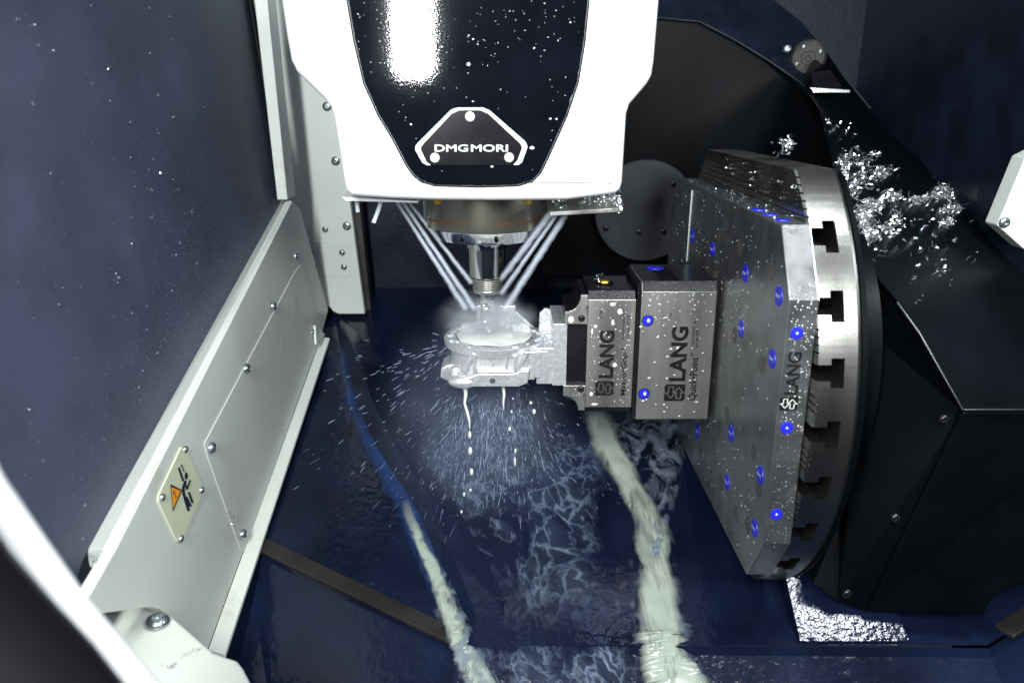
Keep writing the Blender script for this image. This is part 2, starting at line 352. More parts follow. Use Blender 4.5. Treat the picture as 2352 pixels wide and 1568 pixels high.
# ---- warning sign
S = lambda cx, cy, X=XL + .0016: W(302.5 + cx * .2314, 967.9 + cy * .2314, X=X)
sg = thing('warning_sign', 'ivory diamond warning sign with orange triangle and falling person pictogram', 'sign', S(480, 700))
so = sg.location.copy(); SS = lambda cx, cy, k=0: S(cx, cy, XL + .0016 + .0003 * k) - so
MB().slab([SS(x, y) for x, y in ((495, 252), (540, 285), (708, 660), (700, 715), (495, 1180), (455, 1190), (268, 795), (266, 740))], (-.0015, 0, 0)).build('sign_plate', 'sign_ivory', sg)
MB().slab([SS(*p, 1) for p in ((384, 620), (500, 678), (410, 892))], (.0003, 0, 0)).build('triangle_border', 'sign_ink', sg)
MB().slab([SS(*p, 2) for p in ((398, 650), (484, 686), (413, 850))], (.0003, 0, 0)).build('triangle', 'orange_sign', sg)
def stroke(mb, pts, w, k):
    for (x0, y0), (x1, y1) in zip(pts, pts[1:]):
        l = math.hypot(x1 - x0, y1 - y0); nx, ny = -(y1 - y0) / l * w / 2, (x1 - x0) / l * w / 2
        mb.slab([SS(x0 + nx, y0 + ny, k), SS(x1 + nx, y1 + ny, k), SS(x1 - nx, y1 - ny, k), SS(x0 - nx, y0 - ny, k)], (.0002, 0, 0))
m = MB(); stroke(m, [(412, 680), (428, 726)], 11, 3); stroke(m, [(434, 735), (440, 752)], 11, 3); m.build('exclamation_mark', 'sign_ink', sg)
m = MB(); stroke(m, [(466, 455), (513, 590)], 20, 1); stroke(m, [(497, 430), (521, 497)], 8, 2); stroke(m, [(488, 444), (497, 426), (503, 440)], 6, 3)
stroke(m, [(566, 698), (605, 805)], 20, 1); m.build('motion_bars', 'sign_ink', sg)
m = MB(); m.slab([SS(541 + 16 * math.cos(t), 538 + 37 * math.sin(t), 1) for t in (2 * math.pi * i / 16 for i in range(16))], (.0002, 0, 0))
stroke(m, [(536, 588), (512, 650), (514, 700), (530, 765), (566, 885)], 26, 1); stroke(m, [(535, 620), (548, 672), (582, 580)], 15, 2); stroke(m, [(540, 745), (586, 842)], 24, 2)
m.build('person_pictogram', 'sign_ink', sg)
for x, y in ((530, 275), (690, 678), (487, 1160), (300, 752)): bolt(sg, SS(x, y), PX, .0042, .003, name='screw')
# ================================================================== MILLING HEAD
HY = .86
hd = thing('milling_head', 'white milling head with a glossy black front cover and steel spindle nose', 'milling head', W(1121, 463, Y=HY))
ho = hd.location.copy(); H = lambda x, y, Y=HY: W(x, y, Y=Y) - ho
hp = [(632, -150), (640, 0), (652, 80), (662, 138), (675, 165), (700, 190), (740, 228), (755, 248), (762, 275), (785, 420), (790, 440), (805, 453), (900, 460), (1000, 463), (1120, 464), (1300, 463), (1380, 453), (1416, 447), (1427, 438), (1432, 420), (1442, 262), (1449, 240), (1465, 222), (1491, 191), (1501, 172), (1506, 140), (1518, 0), (1526, -150)]
ring0 = [H(*p) for p in hp]; cen = Vector((H(1090, 0).x, 0, .25))
def inset(rg, d):
    out = []; n = len(rg)
    for i, p in enumerate(rg):
        a = (rg[i] - rg[i - 1]).normalized() if i else (rg[1] - rg[0]).normalized()
        b = (rg[(i + 1) % n] - rg[i]).normalized() if i < n - 1 else a
        t = (a + b).normalized(); nn = Vector((-t.z, 0, t.x)); nn = nn if nn.dot(cen - p) > 0 else -nn
        out.append(p + nn * d)
    return out
sh = lambda rg, dy: [p + Vector((0, dy, 0)) for p in rg]
sy = Vector((0, 1, 0))
hw = MB().rings([sh(inset(ring0, .014), 0), sh(inset(ring0, .006), .0015), sh(inset(ring0, .002), .006), sh(ring0, .014), sh(ring0, .30)])
hw.build('housing', 'white_paint', hd, smooth=40)
bp = [(792, -150), (800, 0), (815, 90), (838, 190), (870, 262), (905, 320), (935, 378), (950, 400), (968, 415), (1000, 424), (1100, 427), (1190, 424), (1222, 414), (1240, 396), (1262, 350), (1300, 265), (1325, 190), (1340, 100), (1350, 0), (1356, -150)]
br = [H(*p) for p in bp]
fc = MB().rings([sh(br, .004), sh(br, -.0012), sh(inset(br, .0015), -.0025)], False, True).build('front_cover', 'black_gloss', hd, smooth=30)
g = MB().rings([sh(inset(br, -.0022), -.0004), sh(inset(br, -.0004), -.0004)], False, False).build('cover_gap', 'black_rubber', hd)
npx = lambda c: (937.7 + c[0] * .1312, 229.9 + c[1] * .1312)
out = [H(*npx(c), Y=HY - .0042) for c in ((800, 150), (880, 135), (1310, 135), (1420, 180), (2040, 720), (2078, 780), (2085, 830), (1990, 1090), (1930, 1135), (330, 1140), (250, 1100), (125, 880), (122, 830), (130, 800), (170, 750), (740, 180))]
inn = [H(*npx(c), Y=HY - .0046) for c in ((900, 180), (1260, 180), (1400, 240), (1960, 760), (1984, 800), (1990, 850), (1910, 1060), (1840, 1136), (400, 1141), (320, 1080), (225, 880), (222, 845), (230, 810), (270, 760), (760, 240))]
npl = MB().slab(out, (0, .0016, 0)).build('name_plate', 'silver_print', hd)
MB().slab(inn, (0, .0003, 0)).build('plate_field', 'black_plate', npl)
o = H(*npx((465, 905)), Y=HY - .0047); e = H(*npx((1045, 780)), Y=HY - .0047)
text('DMG', 'lettering', 'silver_print', npl, o, (1, 0, 0), (0, 0, 1), e.x - o.x, e.z - o.z, .018)
o = H(*npx((1100, 905)), Y=HY - .0047); e = H(*npx((1745, 780)), Y=HY - .0047)
text('MORI', 'lettering', 'silver_print', npl, o, (1, 0, 0), (0, 0, 1), e.x - o.x, e.z - o.z, .018)
for c in ((1080, 290), (465, 1010), (1765, 1005)): bolt(npl, H(*npx(c), Y=HY - .0046), NY, .0052, .0022, 'silver_print', 'screw')
# spindle nose
SX, SYc = -.0335, 1.033
zz = lambda y, Y: W(1121, y, Y=Y).z - ho.z
N0 = Vector((SX - ho.x, SYc - ho.y, 0))
zs, zr = zz(537, SYc - .081), zz(563, SYc - .066)
nose = MB().lathe([(.083, .03), (.083, zs + .012), (.082, zs)], 72, N0, cap0=False, cap1=True).build('spindle_nose', 'nose_steel', hd, smooth=30)
MB().lathe([(.0815, zs - .0004), (.079, zs - .002), (.068, zr), (.050, zr - .002), (.040, zr - .004)], 72, N0, cap0=False).build('nose_ring', 'chrome', nose, smooth=25)
for px_ in (1061, 1140):
    x = W(px_, 551, Y=SYc - .074).x - SX; y = -math.sqrt(.0735 ** 2 - x * x)
    c = N0 + Vector((x, y, (zs + zr) / 2 - .001)); d = Vector((x, y, -.04)).normalized()
    MB().tube([c - d * .004, c + d * .0022], .0027, 12).build('screw_hole', 'black_plate', nose)
# engraved word, bent round the nose
def bent(s, a0, a1, z0, z1, mat):
    o_ = text(s, 'engraving', mat, nose, (0, 0, 0), (1, 0, 0), (0, 0, 1), 1, 1, .02, 0)
    for v in o_.data.vertices:
        t = a0 + (a1 - a0) * v.co.x; v.co = N0 + Vector((.0834 * math.sin(t), -.0834 * math.cos(t), z0 + (z1 - z0) * v.co.z))
bent('speedMASTER', R(9), R(62), zs + .008, zs + .0145, 'brown_etch'); bent('speedMASTER', R(-62), R(-14), zs + .008, zs + .0145, 'brown_etch')
for px_ in (1005, 1211):
    MB().blob(H(px_, 462, Y=.94), .0042, sc=(1.3, 1, 1)).build('plug', 'yellow_plastic', hd, smooth=80)
# nozzle plate and hoses below the shell
npT = [H(1254, 455, Y=1.0), H(1424, 448, Y=1.0), H(1431, 477, Y=.92), H(1262, 487, Y=.92)]
noz = MB().slab(npT, (0, 0, -.005)).build('nozzle_plate', 'steel', hd, bevel=.0008)
MB().slab([H(785, 452, Y=.90), H(830, 455, Y=.90), H(960, 462, Y=.90), H(960, 466, Y=.90), H(795, 461, Y=.90)], (0, .08, 0)).build('underside_plate', 'white_paint', hd)
MB().tube([H(818, 450, Y=.93), H(822, 487, Y=.93)], .0024, 10).build('coolant_hose', 'hose_clear', hd, smooth=60)
MB().tube([H(878, 452, Y=.93), H(870, 480, Y=.93), H(858, 511, Y=.93)], .0026, 10).build('coolant_hose', 'hose_clear', hd, smooth=60)
# ---- tool
tz = lambda y, r: W(1121, y, Y=SYc - r).z - CZ
tl = thing('tool_holder', 'polished steel tool holder with shrink collar and end mill under the spindle', 'tool holder', (SX, SYc, CZ))
z0, z1, z2, z3 = tz(556, .05), tz(578, .03), tz(643, .0235), tz(678, .019)
MB().lathe([(.034, z0 + .02), (.034, z0 - .002), (.030, z0 - .006), (.027, z1 + .003), (.0262, z1)], 48, cap0=False).build('flange', 'chrome', tl, smooth=30)
MB().lathe([(.0245, z1 + .002), (.0245, z1 - .001), (.0238, z2 + .0008), (.0230, z2)], 48).build('shank', 'chrome', tl, smooth=30)
MB().lathe([(.0218, z2 + .001), (.0218, z2 - .0016)], 40).build('groove', 'black_plate', tl)
pr = [(.0222, z2 - .0014)]
for k in range(6): pr += [(.0222 - k * .0004, z2 - .003 - k * .0026), (.0206 - k * .0004, z2 - .0042 - k * .0026)]
pr += [(.0195, z3 + .003), (.0185, z3), (.010, z3 - .001)]
MB().lathe(pr, 40).build('collet_nut', 'steel', tl, smooth=50)
m = MB()
for k in range(30):
    z = z3 - k * .0022
    m.add([], [])
rr = []
for k in range(30):
    z = z3 - k * .0019; rr.append([Vector(((.0085 + .0018 * (math.cos(3 * (t - k * .18)) > 0)) * math.cos(t), (.0085 + .0018 * (math.cos(3 * (t - k * .18)) > 0)) * math.sin(t), z)) for t in (2 * math.pi * i / 24 for i in range(24))])
MB().rings(rr).build('end_mill', 'chrome', tl, smooth=30)
# ================================================================== ROTARY TABLE
tab = tthing('rotary_table', 'round slotted steel rotary table standing upright on its swivel arm', 'rotary table')
X1, X2, RT = .300, .347, .315
slots = [k * .063 for k in range(-3, 4)]
zb = set([-.25, .25])
for s_ in slots:
    for d in (.0145, .0080): zb |= {s_ - d, s_ + d}
gro = []
z = -.246
while z < .246:
    if all(abs(z - s_) > .0175 for s_ in slots): gro.append(z); zb |= {z - .0009, z + .0009}
    z += .0073
k = -.25
while k < .25: zb.add(round(k, 4)); k += .010
zb = sorted(zb)
m = MB()
def rad(x): return RT - .0022 * (x <= X1 + 1e-6) - .004 * (x >= X2 - 1e-6)
for a, b in zip(zb, zb[1:]):
    if b - a < 1e-5: continue
    c = (a + b) / 2; iv = [(X1, X1 + .002, X2 - .006, X2)]
    ds = min(abs(c - s_) for s_ in slots)
    if ds < .0080: iv = [(X1 + .028, X2 - .006, X2)]
    elif ds < .0145: iv = [(X1, X1 + .002, X1 + .015), (X1 + .028, X2 - .006, X2)]
    elif any(abs(c - g_) < .0008 for g_ in gro): iv = [(X1 + .003, X2 - .006, X2)]
    for xs in iv:
        ring = lambda x: [Vector((x, -math.sqrt(rad(x) ** 2 - a * a), a)), Vector((x, -math.sqrt(rad(x) ** 2 - b * b), b)), Vector((x, math.sqrt(rad(x) ** 2 - b * b), b)), Vector((x, math.sqrt(rad(x) ** 2 - a * a), a))]
        m.rings([ring(x) for x in xs])
m.build('disc', 'disc_steel', tab)
MB().lathe([(.22, X2 - .001), (.22, .365), (.20, .385), (.20, .42)], 72, axis='X').build('bearing_housing', 'dark_housing', tab, smooth=30)
MB().slab([(X2 - .0005, .3135 * math.cos(t), max(-.2485, min(.2485, .3135 * math.sin(t)))) for t in (2 * math.pi * i / 120 for i in range(120))], (.005, 0, 0)).build('rear_ring', 'dark_housing', tab, smooth=30)
# ---- clamping plate
PXF = .27; hy, hz, cy_, cz_ = .2975, .2015, .0435, .067
plate = tthing('clamping_plate', 'wet steel clamping plate with blue plugs bolted to the rotary table', 'clamping plate')
oc = [(-hy, -hz + cz_), (-hy, hz - cz_), (-hy + cy_, hz), (hy - cy_, hz), (hy, hz - cz_), (hy, -hz + cz_), (hy - cy_, -hz), (-hy + cy_, -hz)]
MB().slab([(PXF, y, z) for y, z in oc], (X1 - PXF - .0004, 0, 0)).build('plate_body', 'plate_steel', plate, bevel=.0012)
def plug(parent, c, n, r, name, mat, txt=True):
    c = Vector(c); n = Vector(n); a = n.orthogonal().normalized(); b = n.cross(a)
    rg = lambda rr, hh: [c + n * hh + (a * math.cos(2 * math.pi * i / 24) + b * math.sin(2 * math.pi * i / 24)) * rr for i in range(24)]
    if name == 'hole':
        o_ = MB().rings([rg(r * 1.05, .0002), rg(r, .0003), rg(r * .96, .0001)], False, True).build(name, mat, parent); return o_
    o_ = MB().rings([rg(r, 0), rg(r * .97, .0008), rg(r * .5, .001)], False, True).build(name, mat, parent, smooth=40)
    if txt: text('LANG', 'print', 'blue_print', o_, c + n * .0011 + Vector((0, -r * .62, .0022)), (0, 1, 0), (0, 0, -1), r * 1.24, .0040, .02, .0002)
    return o_
for x, y in ((1712, 628), (1789, 680), (1702, 755), (1774, 824), (1636, 573), (1590, 543), (1679, 995), (1746, 1090), (1670, 1107), (1733, 1212), (1602, 990)):
    plug(plate, T(x, y, X=PXF), NX, .0105, 'plug', 'blue_plastic')
for x, y in ((1773, 622), (1687, 770), (1749, 835), (1669, 950), (1730, 1035), (1608, 1030), (1656, 1108), (1717, 1205), (1700, 568), (1655, 545), (1612, 520), (1640, 640), (1742, 1120), (1690, 1180)):
    plug(plate, T(x, y, X=PXF), NX, .0098, 'hole', 'hole_grey')
for k in range(3): plug(plate, (PXF + .012, -.14 - .04 * k, hz), (0, 0, 1), .0085, 'plug', 'blue_plastic', False)
for x, y in ((1830, 765), (1807, 982), (1783, 1180)):
    c = T(x, y, Y=-hy); o_ = plug(plate, c, NY, .0066, 'plug', 'blue_plastic', False)
    MB().blob(c + NY * .001, .0014, sc=(1, .6, 1)).build('socket', 'coolant_bead', o_, smooth=80)  # white bead paints a highlight in the plug centre
def lang_icon(parent, x0, x1, z0, z1, y, light):
    """dark tile with two hollow arrows; x0 = top of writing, x1 = baseline side, z0 -> z1 along the writing"""
    P = lambda u, v: Vector((x1 + (x0 - x1) * v, y, z0 + (z1 - z0) * u))
    ic = MB().slab([P(*p) for p in ((0, .12), (.1, 0), (1, 0), (1, .88), (.9, 1), (0, 1))], (0, -.0003, 0)).build('logo', 'etch', parent)
    m = MB()
    def line(pts, w=.045):
        for (a, b), (c, d) in zip(pts, pts[1:]):
            l = math.hypot(c - a, d - b) or 1; nx, ny = -(d - b) / l * w / 2, (c - a) / l * w / 2
            m.slab([P(a + nx, b + ny), P(c + nx, d + ny), P(c - nx, d - ny), P(a - nx, b - ny)], (0, -.0006, 0))
    dn = [(.85, .58), (.85, .8), (.5, .8), (.5, .92), (.18, .69), (.5, .46), (.5, .58), (.85, .58)]
    up = [(.15, .2), (.15, .42), (.5, .42), (.5, .54), (.82, .31), (.5, .08), (.5, .2), (.15, .2)]
    line(dn); line(up); line([(.5, 0), (.5, .08)]); line([(.5, .92), (.5, 1)])
    m.build('arrows', light, ic)
ZX, NXV = Vector((0, 0, 1)), Vector((-1, 0, 0))
def vtext(s, parent, Y, xb, y0, xt, y1, bold=.012, mat='etch'):
    """writing that reads upward on a front face: baseline pixel xb, cap-top pixel xt, from pixel y0 up to y1"""
    a = T((xb), y0, Y=Y); w = T(xb, y1, Y=Y).z - a.z; h = a.x - T(xt, y0, Y=Y).x
    text(s, 'lettering', mat, parent, a, ZX, NXV, w, h, bold)
vtext('LANG', plate, -hy, 1832, 906, 1800, 808, .03)
a, b = T(1830, 942, Y=-hy), T(1792, 911, Y=-hy); lang_icon(plate, b.x, a.x, a.z, b.z, -hy - .0002, 'silver_print')
# trickle line on the plate
MB().tube([T(1590, 437, X=PXF - .0005), T(1583, 520, X=PXF - .0005), T(1577, 600, X=PXF - .0005)], [.0011, .0008, .0005], 6).build('trickle', 'coolant_bead', plate, smooth=60)
# ---- riser
RY0, RY1, RZ0, RZ1, RX0, RX1 = -.0585, .0585, -.092, .098, .1625, .2642
ris = tthing('riser_block', 'large square steel riser block carrying the vise, with two blue plugs', 'riser block')
m = MB(); ch = .004
prof = [(RY0, RZ0 + .002), (RY0, RZ1 - .0125), (RY0 + .007, RZ1), (RY1, RZ1), (RY1, RZ0), (RY0 + .004, RZ0)]
m.rings([[Vector((RX0 + .0045, y * .97, z * .97)) for y, z in prof], [Vector((RX0 + .0045, y, z)) for y, z in prof], [Vector((RX1, y, z)) for y, z in prof]])
m.build('block_body', 'steel', ris, bevel=.0015)
MB().rings([[Vector((x, y * k_, z * k_)) for y, z in prof] for x, k_ in ((RX0, .93), (RX0, .955), (RX0 + .0046, .985))]).build('chamfer_edge', 'black_steel', ris)
MB().box((RX1 - .0005, RY0 + .006, RZ0 + .008), (PXF - .0005, RY1 - .006, RZ1 - .008)).build('foot', 'black_steel', ris)
MB().slab([(RX0 + .006, RY0 + .0005, RZ1 - .0118), (RX1 - .001, RY0 + .0005, RZ1 - .0118), (RX1 - .001, RY0 + .0066, RZ1 + .0004), (RX0 + .006, RY0 + .0066, RZ1 + .0004)], (0, -.0006, .0004)).build('top_chamfer', 'black_steel', ris)
MB().box((RX0 + .006, RY0 + .008, RZ1 - .001), (RX1 - .001, RY1 - .001, RZ1 + .0006)).build('top_cover', 'black_steel', ris)
MB().slab([(RX0 + .03 + a_, b_, RZ1 + .0008) for a_, b_ in ((0, RY0 + .010), (.026, RY0 + .010), (.022, RY1 - .02), (.002, RY1 - .012))], (0, 0, .0004)).build('slot', 'black_rubber', ris)
plug(ris, (RX0 + .036, RY1 - .03, RZ1 + .0012), (0, 0, 1), .012, 'plug', 'blue_plastic', False)
C2 = lambda cx, cy: (1300.7 + cx * .2701, 574.7 + cy * .2701)
for c in ((692, 597), (660, 1217)):
    p = T(*C2(*c), Y=RY0)
    MB().lathe([(.0078, 0), (.0078, -.0004)], 28, p, axis='Y').build('plug_rim', 'black_plate', ris)
    o_ = MB().lathe([(.0069, -.0004), (.0067, -.0012), (.0035, -.0014), (.003, -.0008)], 28, p, axis='Y').build('plug', 'blue_plastic', ris, smooth=40)
    MB().blob(p + Vector((.001, -.0013, .0)), .0022, sc=(1, .5, 1.2)).build('coolant_dab', 'foam', o_, smooth=80)
def vt2(s, parent, Y, xt, xb, y0, y1, bold=.012, mat='etch'):
    (tx, ty0), (bx, ty1) = C2(xt, y0), C2(xb, y1); vtext(s, parent, Y, bx, ty0, tx, ty1, bold, mat)
vt2('LANG', ris, RY0, 870, 1012, 1112, 648, .035)
a, b = T(*C2(1003, 1280), Y=RY0), T(*C2(838, 1138), Y=RY0); lang_icon(ris, b.x, a.x, a.z, b.z, RY0 - .0002, 'steel')
vt2('Quick•Point', ris, RY0, 1036, 1108, 1275, 908, .02); vt2('®', ris, RY0, 1050, 1080, 902, 868, .005)
vt2('5-Achs-Erhöhung', ris, RY0, 1062, 1086, 828, 602); vt2('Art. Nr. 45487', ris, RY0, 1094, 1116, 828, 660); vt2('1128', ris, RY0, 874, 893, 583, 532)
# ---- vise
VY = -.050
vis = tthing('vise', 'compact steel vise with serrated jaws gripping the aluminium workpiece', 'vise')
va, vb = T(1355, 688, Y=VY), T(1340, 935, Y=VY); vx0 = (va.x + vb.x) / 2; vz1, vz0 = va.z, vb.z
MB().box((vx0, VY, vz0), (RX0 - .0006, -VY, vz1)).build('base', 'steel', vis, bevel=.0008)
MB().slab([(vx0 + .0003, VY + .0008, vz1 - .0002), (RX0 - .0015, VY + .0008, vz1 - .0002), (RX0 - .0015, VY + .006, vz1 + .011), (vx0 + .0003, VY + .006, vz1 + .011)], (0, .09, 0)).build('end_cap', 'black_steel', vis, bevel=.0006)
MB().box((vx0 + .001, VY + .0012, vz0 - .006), (RX0 - .002, -VY, vz0 + .0002)).build('base_edge', 'black_steel', vis)
MB().lathe([(.0125, .0112), (.0125, .0124), (.009, .0124), (.008, .0116)], 28, (vx0 + .026, VY + .050, vz1)).build('spindle_bush', 'black_rubber', vis, smooth=30)
MB().lathe([(.0075, .0118), (.0065, .0140), (.004, .0140)], 6, (vx0 + .026, VY + .050, vz1)).build('spindle_hex', 'brass', vis)
JX0 = T(1297, 742, Y=VY).x; jx1 = vx0 - .0004
zg1, zg0 = T(1300, 744, Y=VY).z, T(1300, 885, Y=VY).z            # stock top / bottom
for sgn, za in ((1, zg1), (-1, zg0)):
    ztop = vz1 + .006 if sgn > 0 else vz0 - .004
    w0 = [(JX0, za), (jx1, za), (jx1, ztop), (jx1 - .010, ztop)]
    n_ = 8; cx, czz = jx1 - .026, ztop
    arc = [(cx + .016 * math.cos(t), za + (ztop - za) * .50 + abs(ztop - za) * .42 * math.sin(t) * sgn * 0) for t in ()]
    hgt = ztop - za
    pts = [(JX0, za), (jx1, za), (jx1, ztop), (jx1 - .009, ztop)] + [(jx1 - .009 - .015 * (1 - math.cos(t)), ztop - hgt * .55 * math.sin(t)) for t in (R(15), R(35), R(55), R(75), R(90))] + [(jx1 - .0245, za + hgt * .42), (JX0, za + hgt * .42)]
    jw = MB().slab([(x, VY - .001, z) for x, z in pts], (0, .006, 0)).build('jaw_plate', 'steel', vis, bevel=.0004)
    MB().slab([(x + (.0015 if x < jx1 - .002 else 0), VY + .0052, z) for x, z in pts], (0, .088, 0)).build('jaw', 'black_steel', vis)
    bolt(jw, T(*C2(*((130, 577) if sgn > 0 else (123, 1178))), Y=VY - .001), NY, .0046, .003, 'black_steel', 'screw')
    if sgn > 0: vt2('11705', jw, VY - .001, 163, 188, 540, 470)
    else: vt2('11705', jw, VY - .001, 140, 163, 1285, 1215)
MB().box((JX0 + .004, VY + .006, zg0 + .0005), (vx0 + .001, -VY - .006, zg1 - .0005)).build('guide_body', 'black_steel', vis)
vt2('LANG', vis, VY, 272, 398, 1085, 682, .035)
a, b = T(*C2(400, 1233), Y=VY), T(*C2(247, 1110), Y=VY); lang_icon(vis, b.x, a.x, a.z, b.z, VY - .0002, 'steel')
vt2('Makro•Grip', vis, VY, 456, 515, 1232, 872, .02); vt2('®', vis, VY, 465, 492, 862, 828, .005)
vt2('5-Achs-Spanner', vis, VY, 470, 495, 757, 512); vt2('Art. Nr. 47155', vis, VY, 510, 534, 757, 552); vt2('11705', vis, VY, 281, 302, 578, 507)
# ================================================================== WORKPIECE
wp = tthing('workpiece', 'freshly milled bright aluminium flange part held in the vise jaws', 'workpiece')
BX, BY = -.0245, .0; ZT = .0105; ZB = T(1130, 890, Y=-.066).z; RO, RI = .0695, .0525
# cast body: ring wall with an uneven outside
def wall_ring(prof, n=96):
    rr = []
    for r, z_ in prof: rr.append([Vector((BX + r * math.cos(2 * math.pi * i / n), BY + r * math.sin(2 * math.pi * i / n), z_)) for i in range(n)])
    return rr
MB().rings(wall_ring([(RO - .006, ZB + .004), (RO - .004, ZB + .012), (RO - .009, ZB + .014), (RO - .009, ZT - .014), (RO - .001, ZT - .010), (RO, ZT - .001), (RO - .001, ZT), (RI + .0008, ZT), (RI, ZT - .001), (RI, ZT - .035)]), True, True).build('ring_body', 'aluminium', wp, smooth=30)
x_ = lambda px_, Y=-.066: T(px_, 850, Y=Y).x
zt_ = lambda py, Y=-.066: T(1130, py, Y=Y).z
ped = MB().slab([(x_(1062), -.066, zt_(888)), (x_(1192), -.066, zt_(888)), (x_(1212), -.066, zt_(880)), (x_(1216), -.066, zt_(850)), (x_(1196), -.066, zt_(852)), (x_(1178), -.066, zt_(858)), (x_(1100), -.066, zt_(858)), (x_(1078), -.066, zt_(866)), (x_(1062), -.066, zt_(872))], (0, .05, 0)).build('front_pad', 'aluminium', wp, bevel=.0012)
MB().lathe([(.0038, -.0663), (.0038, -.0668), (.0033, -.0664)], 20, (x_(1131), 0, zt_(874)), axis='Y').build('bore_hole', 'hole_grey', wp)
for xa, xb, ya, yb in ((1086, 1094, 812, 862), (1160, 1167, 812, 858), (1178, 1188, 816, 860)):
    MB().slab([(x_(xa), -.0655, zt_(yb)), (x_(xb), -.0655, zt_(yb)), (x_(xb), -.0655, zt_(ya)), (x_(xa), -.0655, zt_(ya))], (0, .02, 0)).build('rib', 'aluminium', wp, bevel=.001)
MB().slab([(x_(1052), -.062, zt_(862)), (x_(1064), -.062, zt_(862)), (x_(1092), -.062, zt_(818)), (x_(1080), -.062, zt_(814))], (0, .02, 0)).build('diagonal_rib', 'aluminium', wp, bevel=.0012)
MB().slab([(x_(1096), -.068, zt_(857)), (x_(1180), -.068, zt_(857)), (x_(1180), -.068, zt_(851)), (x_(1096), -.068, zt_(851))], (0, .015, 0)).build('ledge', 'aluminium', wp, bevel=.001)
MB().blob((x_(1062), -.058, zt_(880)), .016, seg=20, rg=10, sc=(1.25, .7, .62)).build('boss', 'aluminium', wp, smooth=60)
MB().slab([(x_(1003), -.02, zt_(868, -.02)), (x_(1040), -.02, zt_(884, -.02)), (x_(1050), -.02, zt_(836, -.02)), (x_(1020), -.02, zt_(838, -.02)), (x_(1005), -.02, zt_(846, -.02))], (0, .045, 0)).build('lug', 'aluminium', wp, bevel=.002)
MB().lathe([(.0075, ZB + .002), (.0075, ZB + .02), (.006, ZB + .022)], 20, (x_(1040) + .002, -.044, 0)).build('boss', 'aluminium', wp, smooth=40)
MB().slab([(x_(1178), -.0655, zt_(860)), (x_(1190), -.0655, zt_(860)), (x_(1216), -.0655, zt_(808)), (x_(1203), -.0655, zt_(808))], (0, .02, 0)).build('slanted_rib', 'aluminium', wp, bevel=.001)
for k in range(6):
    a = R(-62 + 9 * k); c = Vector((BX + (RO - .006) * math.cos(a), BY + (RO - .006) * math.sin(a), 0)); MB().lathe([(.0042, ZB + .006), (.0042, ZT - .010), (.003, ZT - .009)], 14, c).build('scallop', 'aluminium', wp, smooth=40)
# terraced shoulder towards the stock
for k in range(5):
    MB().box((BX + .030 + .007 * k, -.060 + .0035 * k, zt_(880) + .0016 * k), (BX + .046 + .0085 * k, .055 - .002 * k, ZT - .006 - .0005 * k)).build('shoulder_step', 'aluminium', wp, bevel=.0006)
sx0, sx1 = T(1233, 800, Y=VY).x, JX0 + .0035
MB().box((sx0, VY + .0008, zg0 + .002), (sx1 - .012, -VY, zt_(800, VY))).build('stock_block', 'aluminium', wp, bevel=.0006)
MB().box((T(1270, 800, Y=VY).x, VY, zg0), (sx1, -VY - .001, zg1)).build('stock_grip', 'aluminium', wp, bevel=.0005)
# rear flange and upstand behind the bore
MB().box((x_(1096, .05), .050, ZT - .02), (x_(1184, .05), .064, zt_(702, .05))).build('rear_upstand', 'aluminium', wp, bevel=.0015)
MB().slab([(x_(1184, .05), .052, ZT - .02), (x_(1236, .05), .052, ZT - .01), (x_(1184, .05), .052, zt_(715, .05))], (0, .01, 0)).build('rear_gusset', 'aluminium', wp, bevel=.001)
pts = [(x_(1236, .05), zt_(772, .05)), (x_(1282, .05), zt_(772, .05))] + [(x_(1252, .05) + .0185 * math.cos(t), zt_(740, .05) + .020 * math.sin(t)) for t in (R(0), R(25), R(50), R(75), R(95))] + [(x_(1238, .05), zt_(720, .05))]
MB().slab([(x, .050, z) for x, z in pts], (0, .010, 0)).build('rear_ear', 'aluminium', wp, bevel=.0008)
# milky pool and froth standing in the bore
m = MB(); rr = []
for i in range(10):
    f = i / 9; r = RI * .985 * (1 - f) if i < 9 else .0006
    ring = []
    for k in range(64):
        t = 2 * math.pi * k / 64; rk = r * (1 + .03 * noise.noise(Vector((math.cos(t) * 2, math.sin(t) * 2, 1))))
        zv = ZT + .0035 * (1 - (1 - f) ** 4) + .0016 * noise.noise(Vector((rk * math.cos(t) * 50, rk * math.sin(t) * 50, 0)))
        ring.append(Vector((BX + rk * math.cos(t), BY + rk * math.sin(t), zv)))
    rr.append(ring)
pool = m.rings(rr, False, True).build('coolant_pool', 'milk', smooth=80); pool.location = TC; pool.rotation_euler = (TROT, 0, 0)
tag(pool, 'smooth pool of milky coolant filling the bore of the workpiece', 'coolant')
m = MB()
for k in range(150):
    a = random.uniform(R(20), R(165)); r = RI * random.uniform(.62, 1.0); s_ = random.uniform(.0025, .007) * (1 - .3 * abs(math.cos(a)))
    m.blob((BX + r * math.cos(a), BY + r * math.sin(a), ZT + random.uniform(.001, .008)), s_, seg=9, rg=6, sc=(1.2, 1, .9))
fo = m.build('froth', 'foam', smooth=80); fo.location = TC; fo.rotation_euler = (TROT, 0, 0)
tag(fo, 'lumpy white froth piled along the rear rim of the bore', 'foam', kind='stuff')
m = MB()
for k in range(26):
    a = random.uniform(0, 2 * math.pi); r = (RI + RO) / 2 + random.uniform(-.003, .003); q = Matrix.Rotation(a, 3, 'Z')
    m.blob((BX + r * math.cos(a), BY + r * math.sin(a), ZT + .0002), random.uniform(.0016, .0042), q, 10, 6, (1, random.uniform(1.1, 2.4), .35))
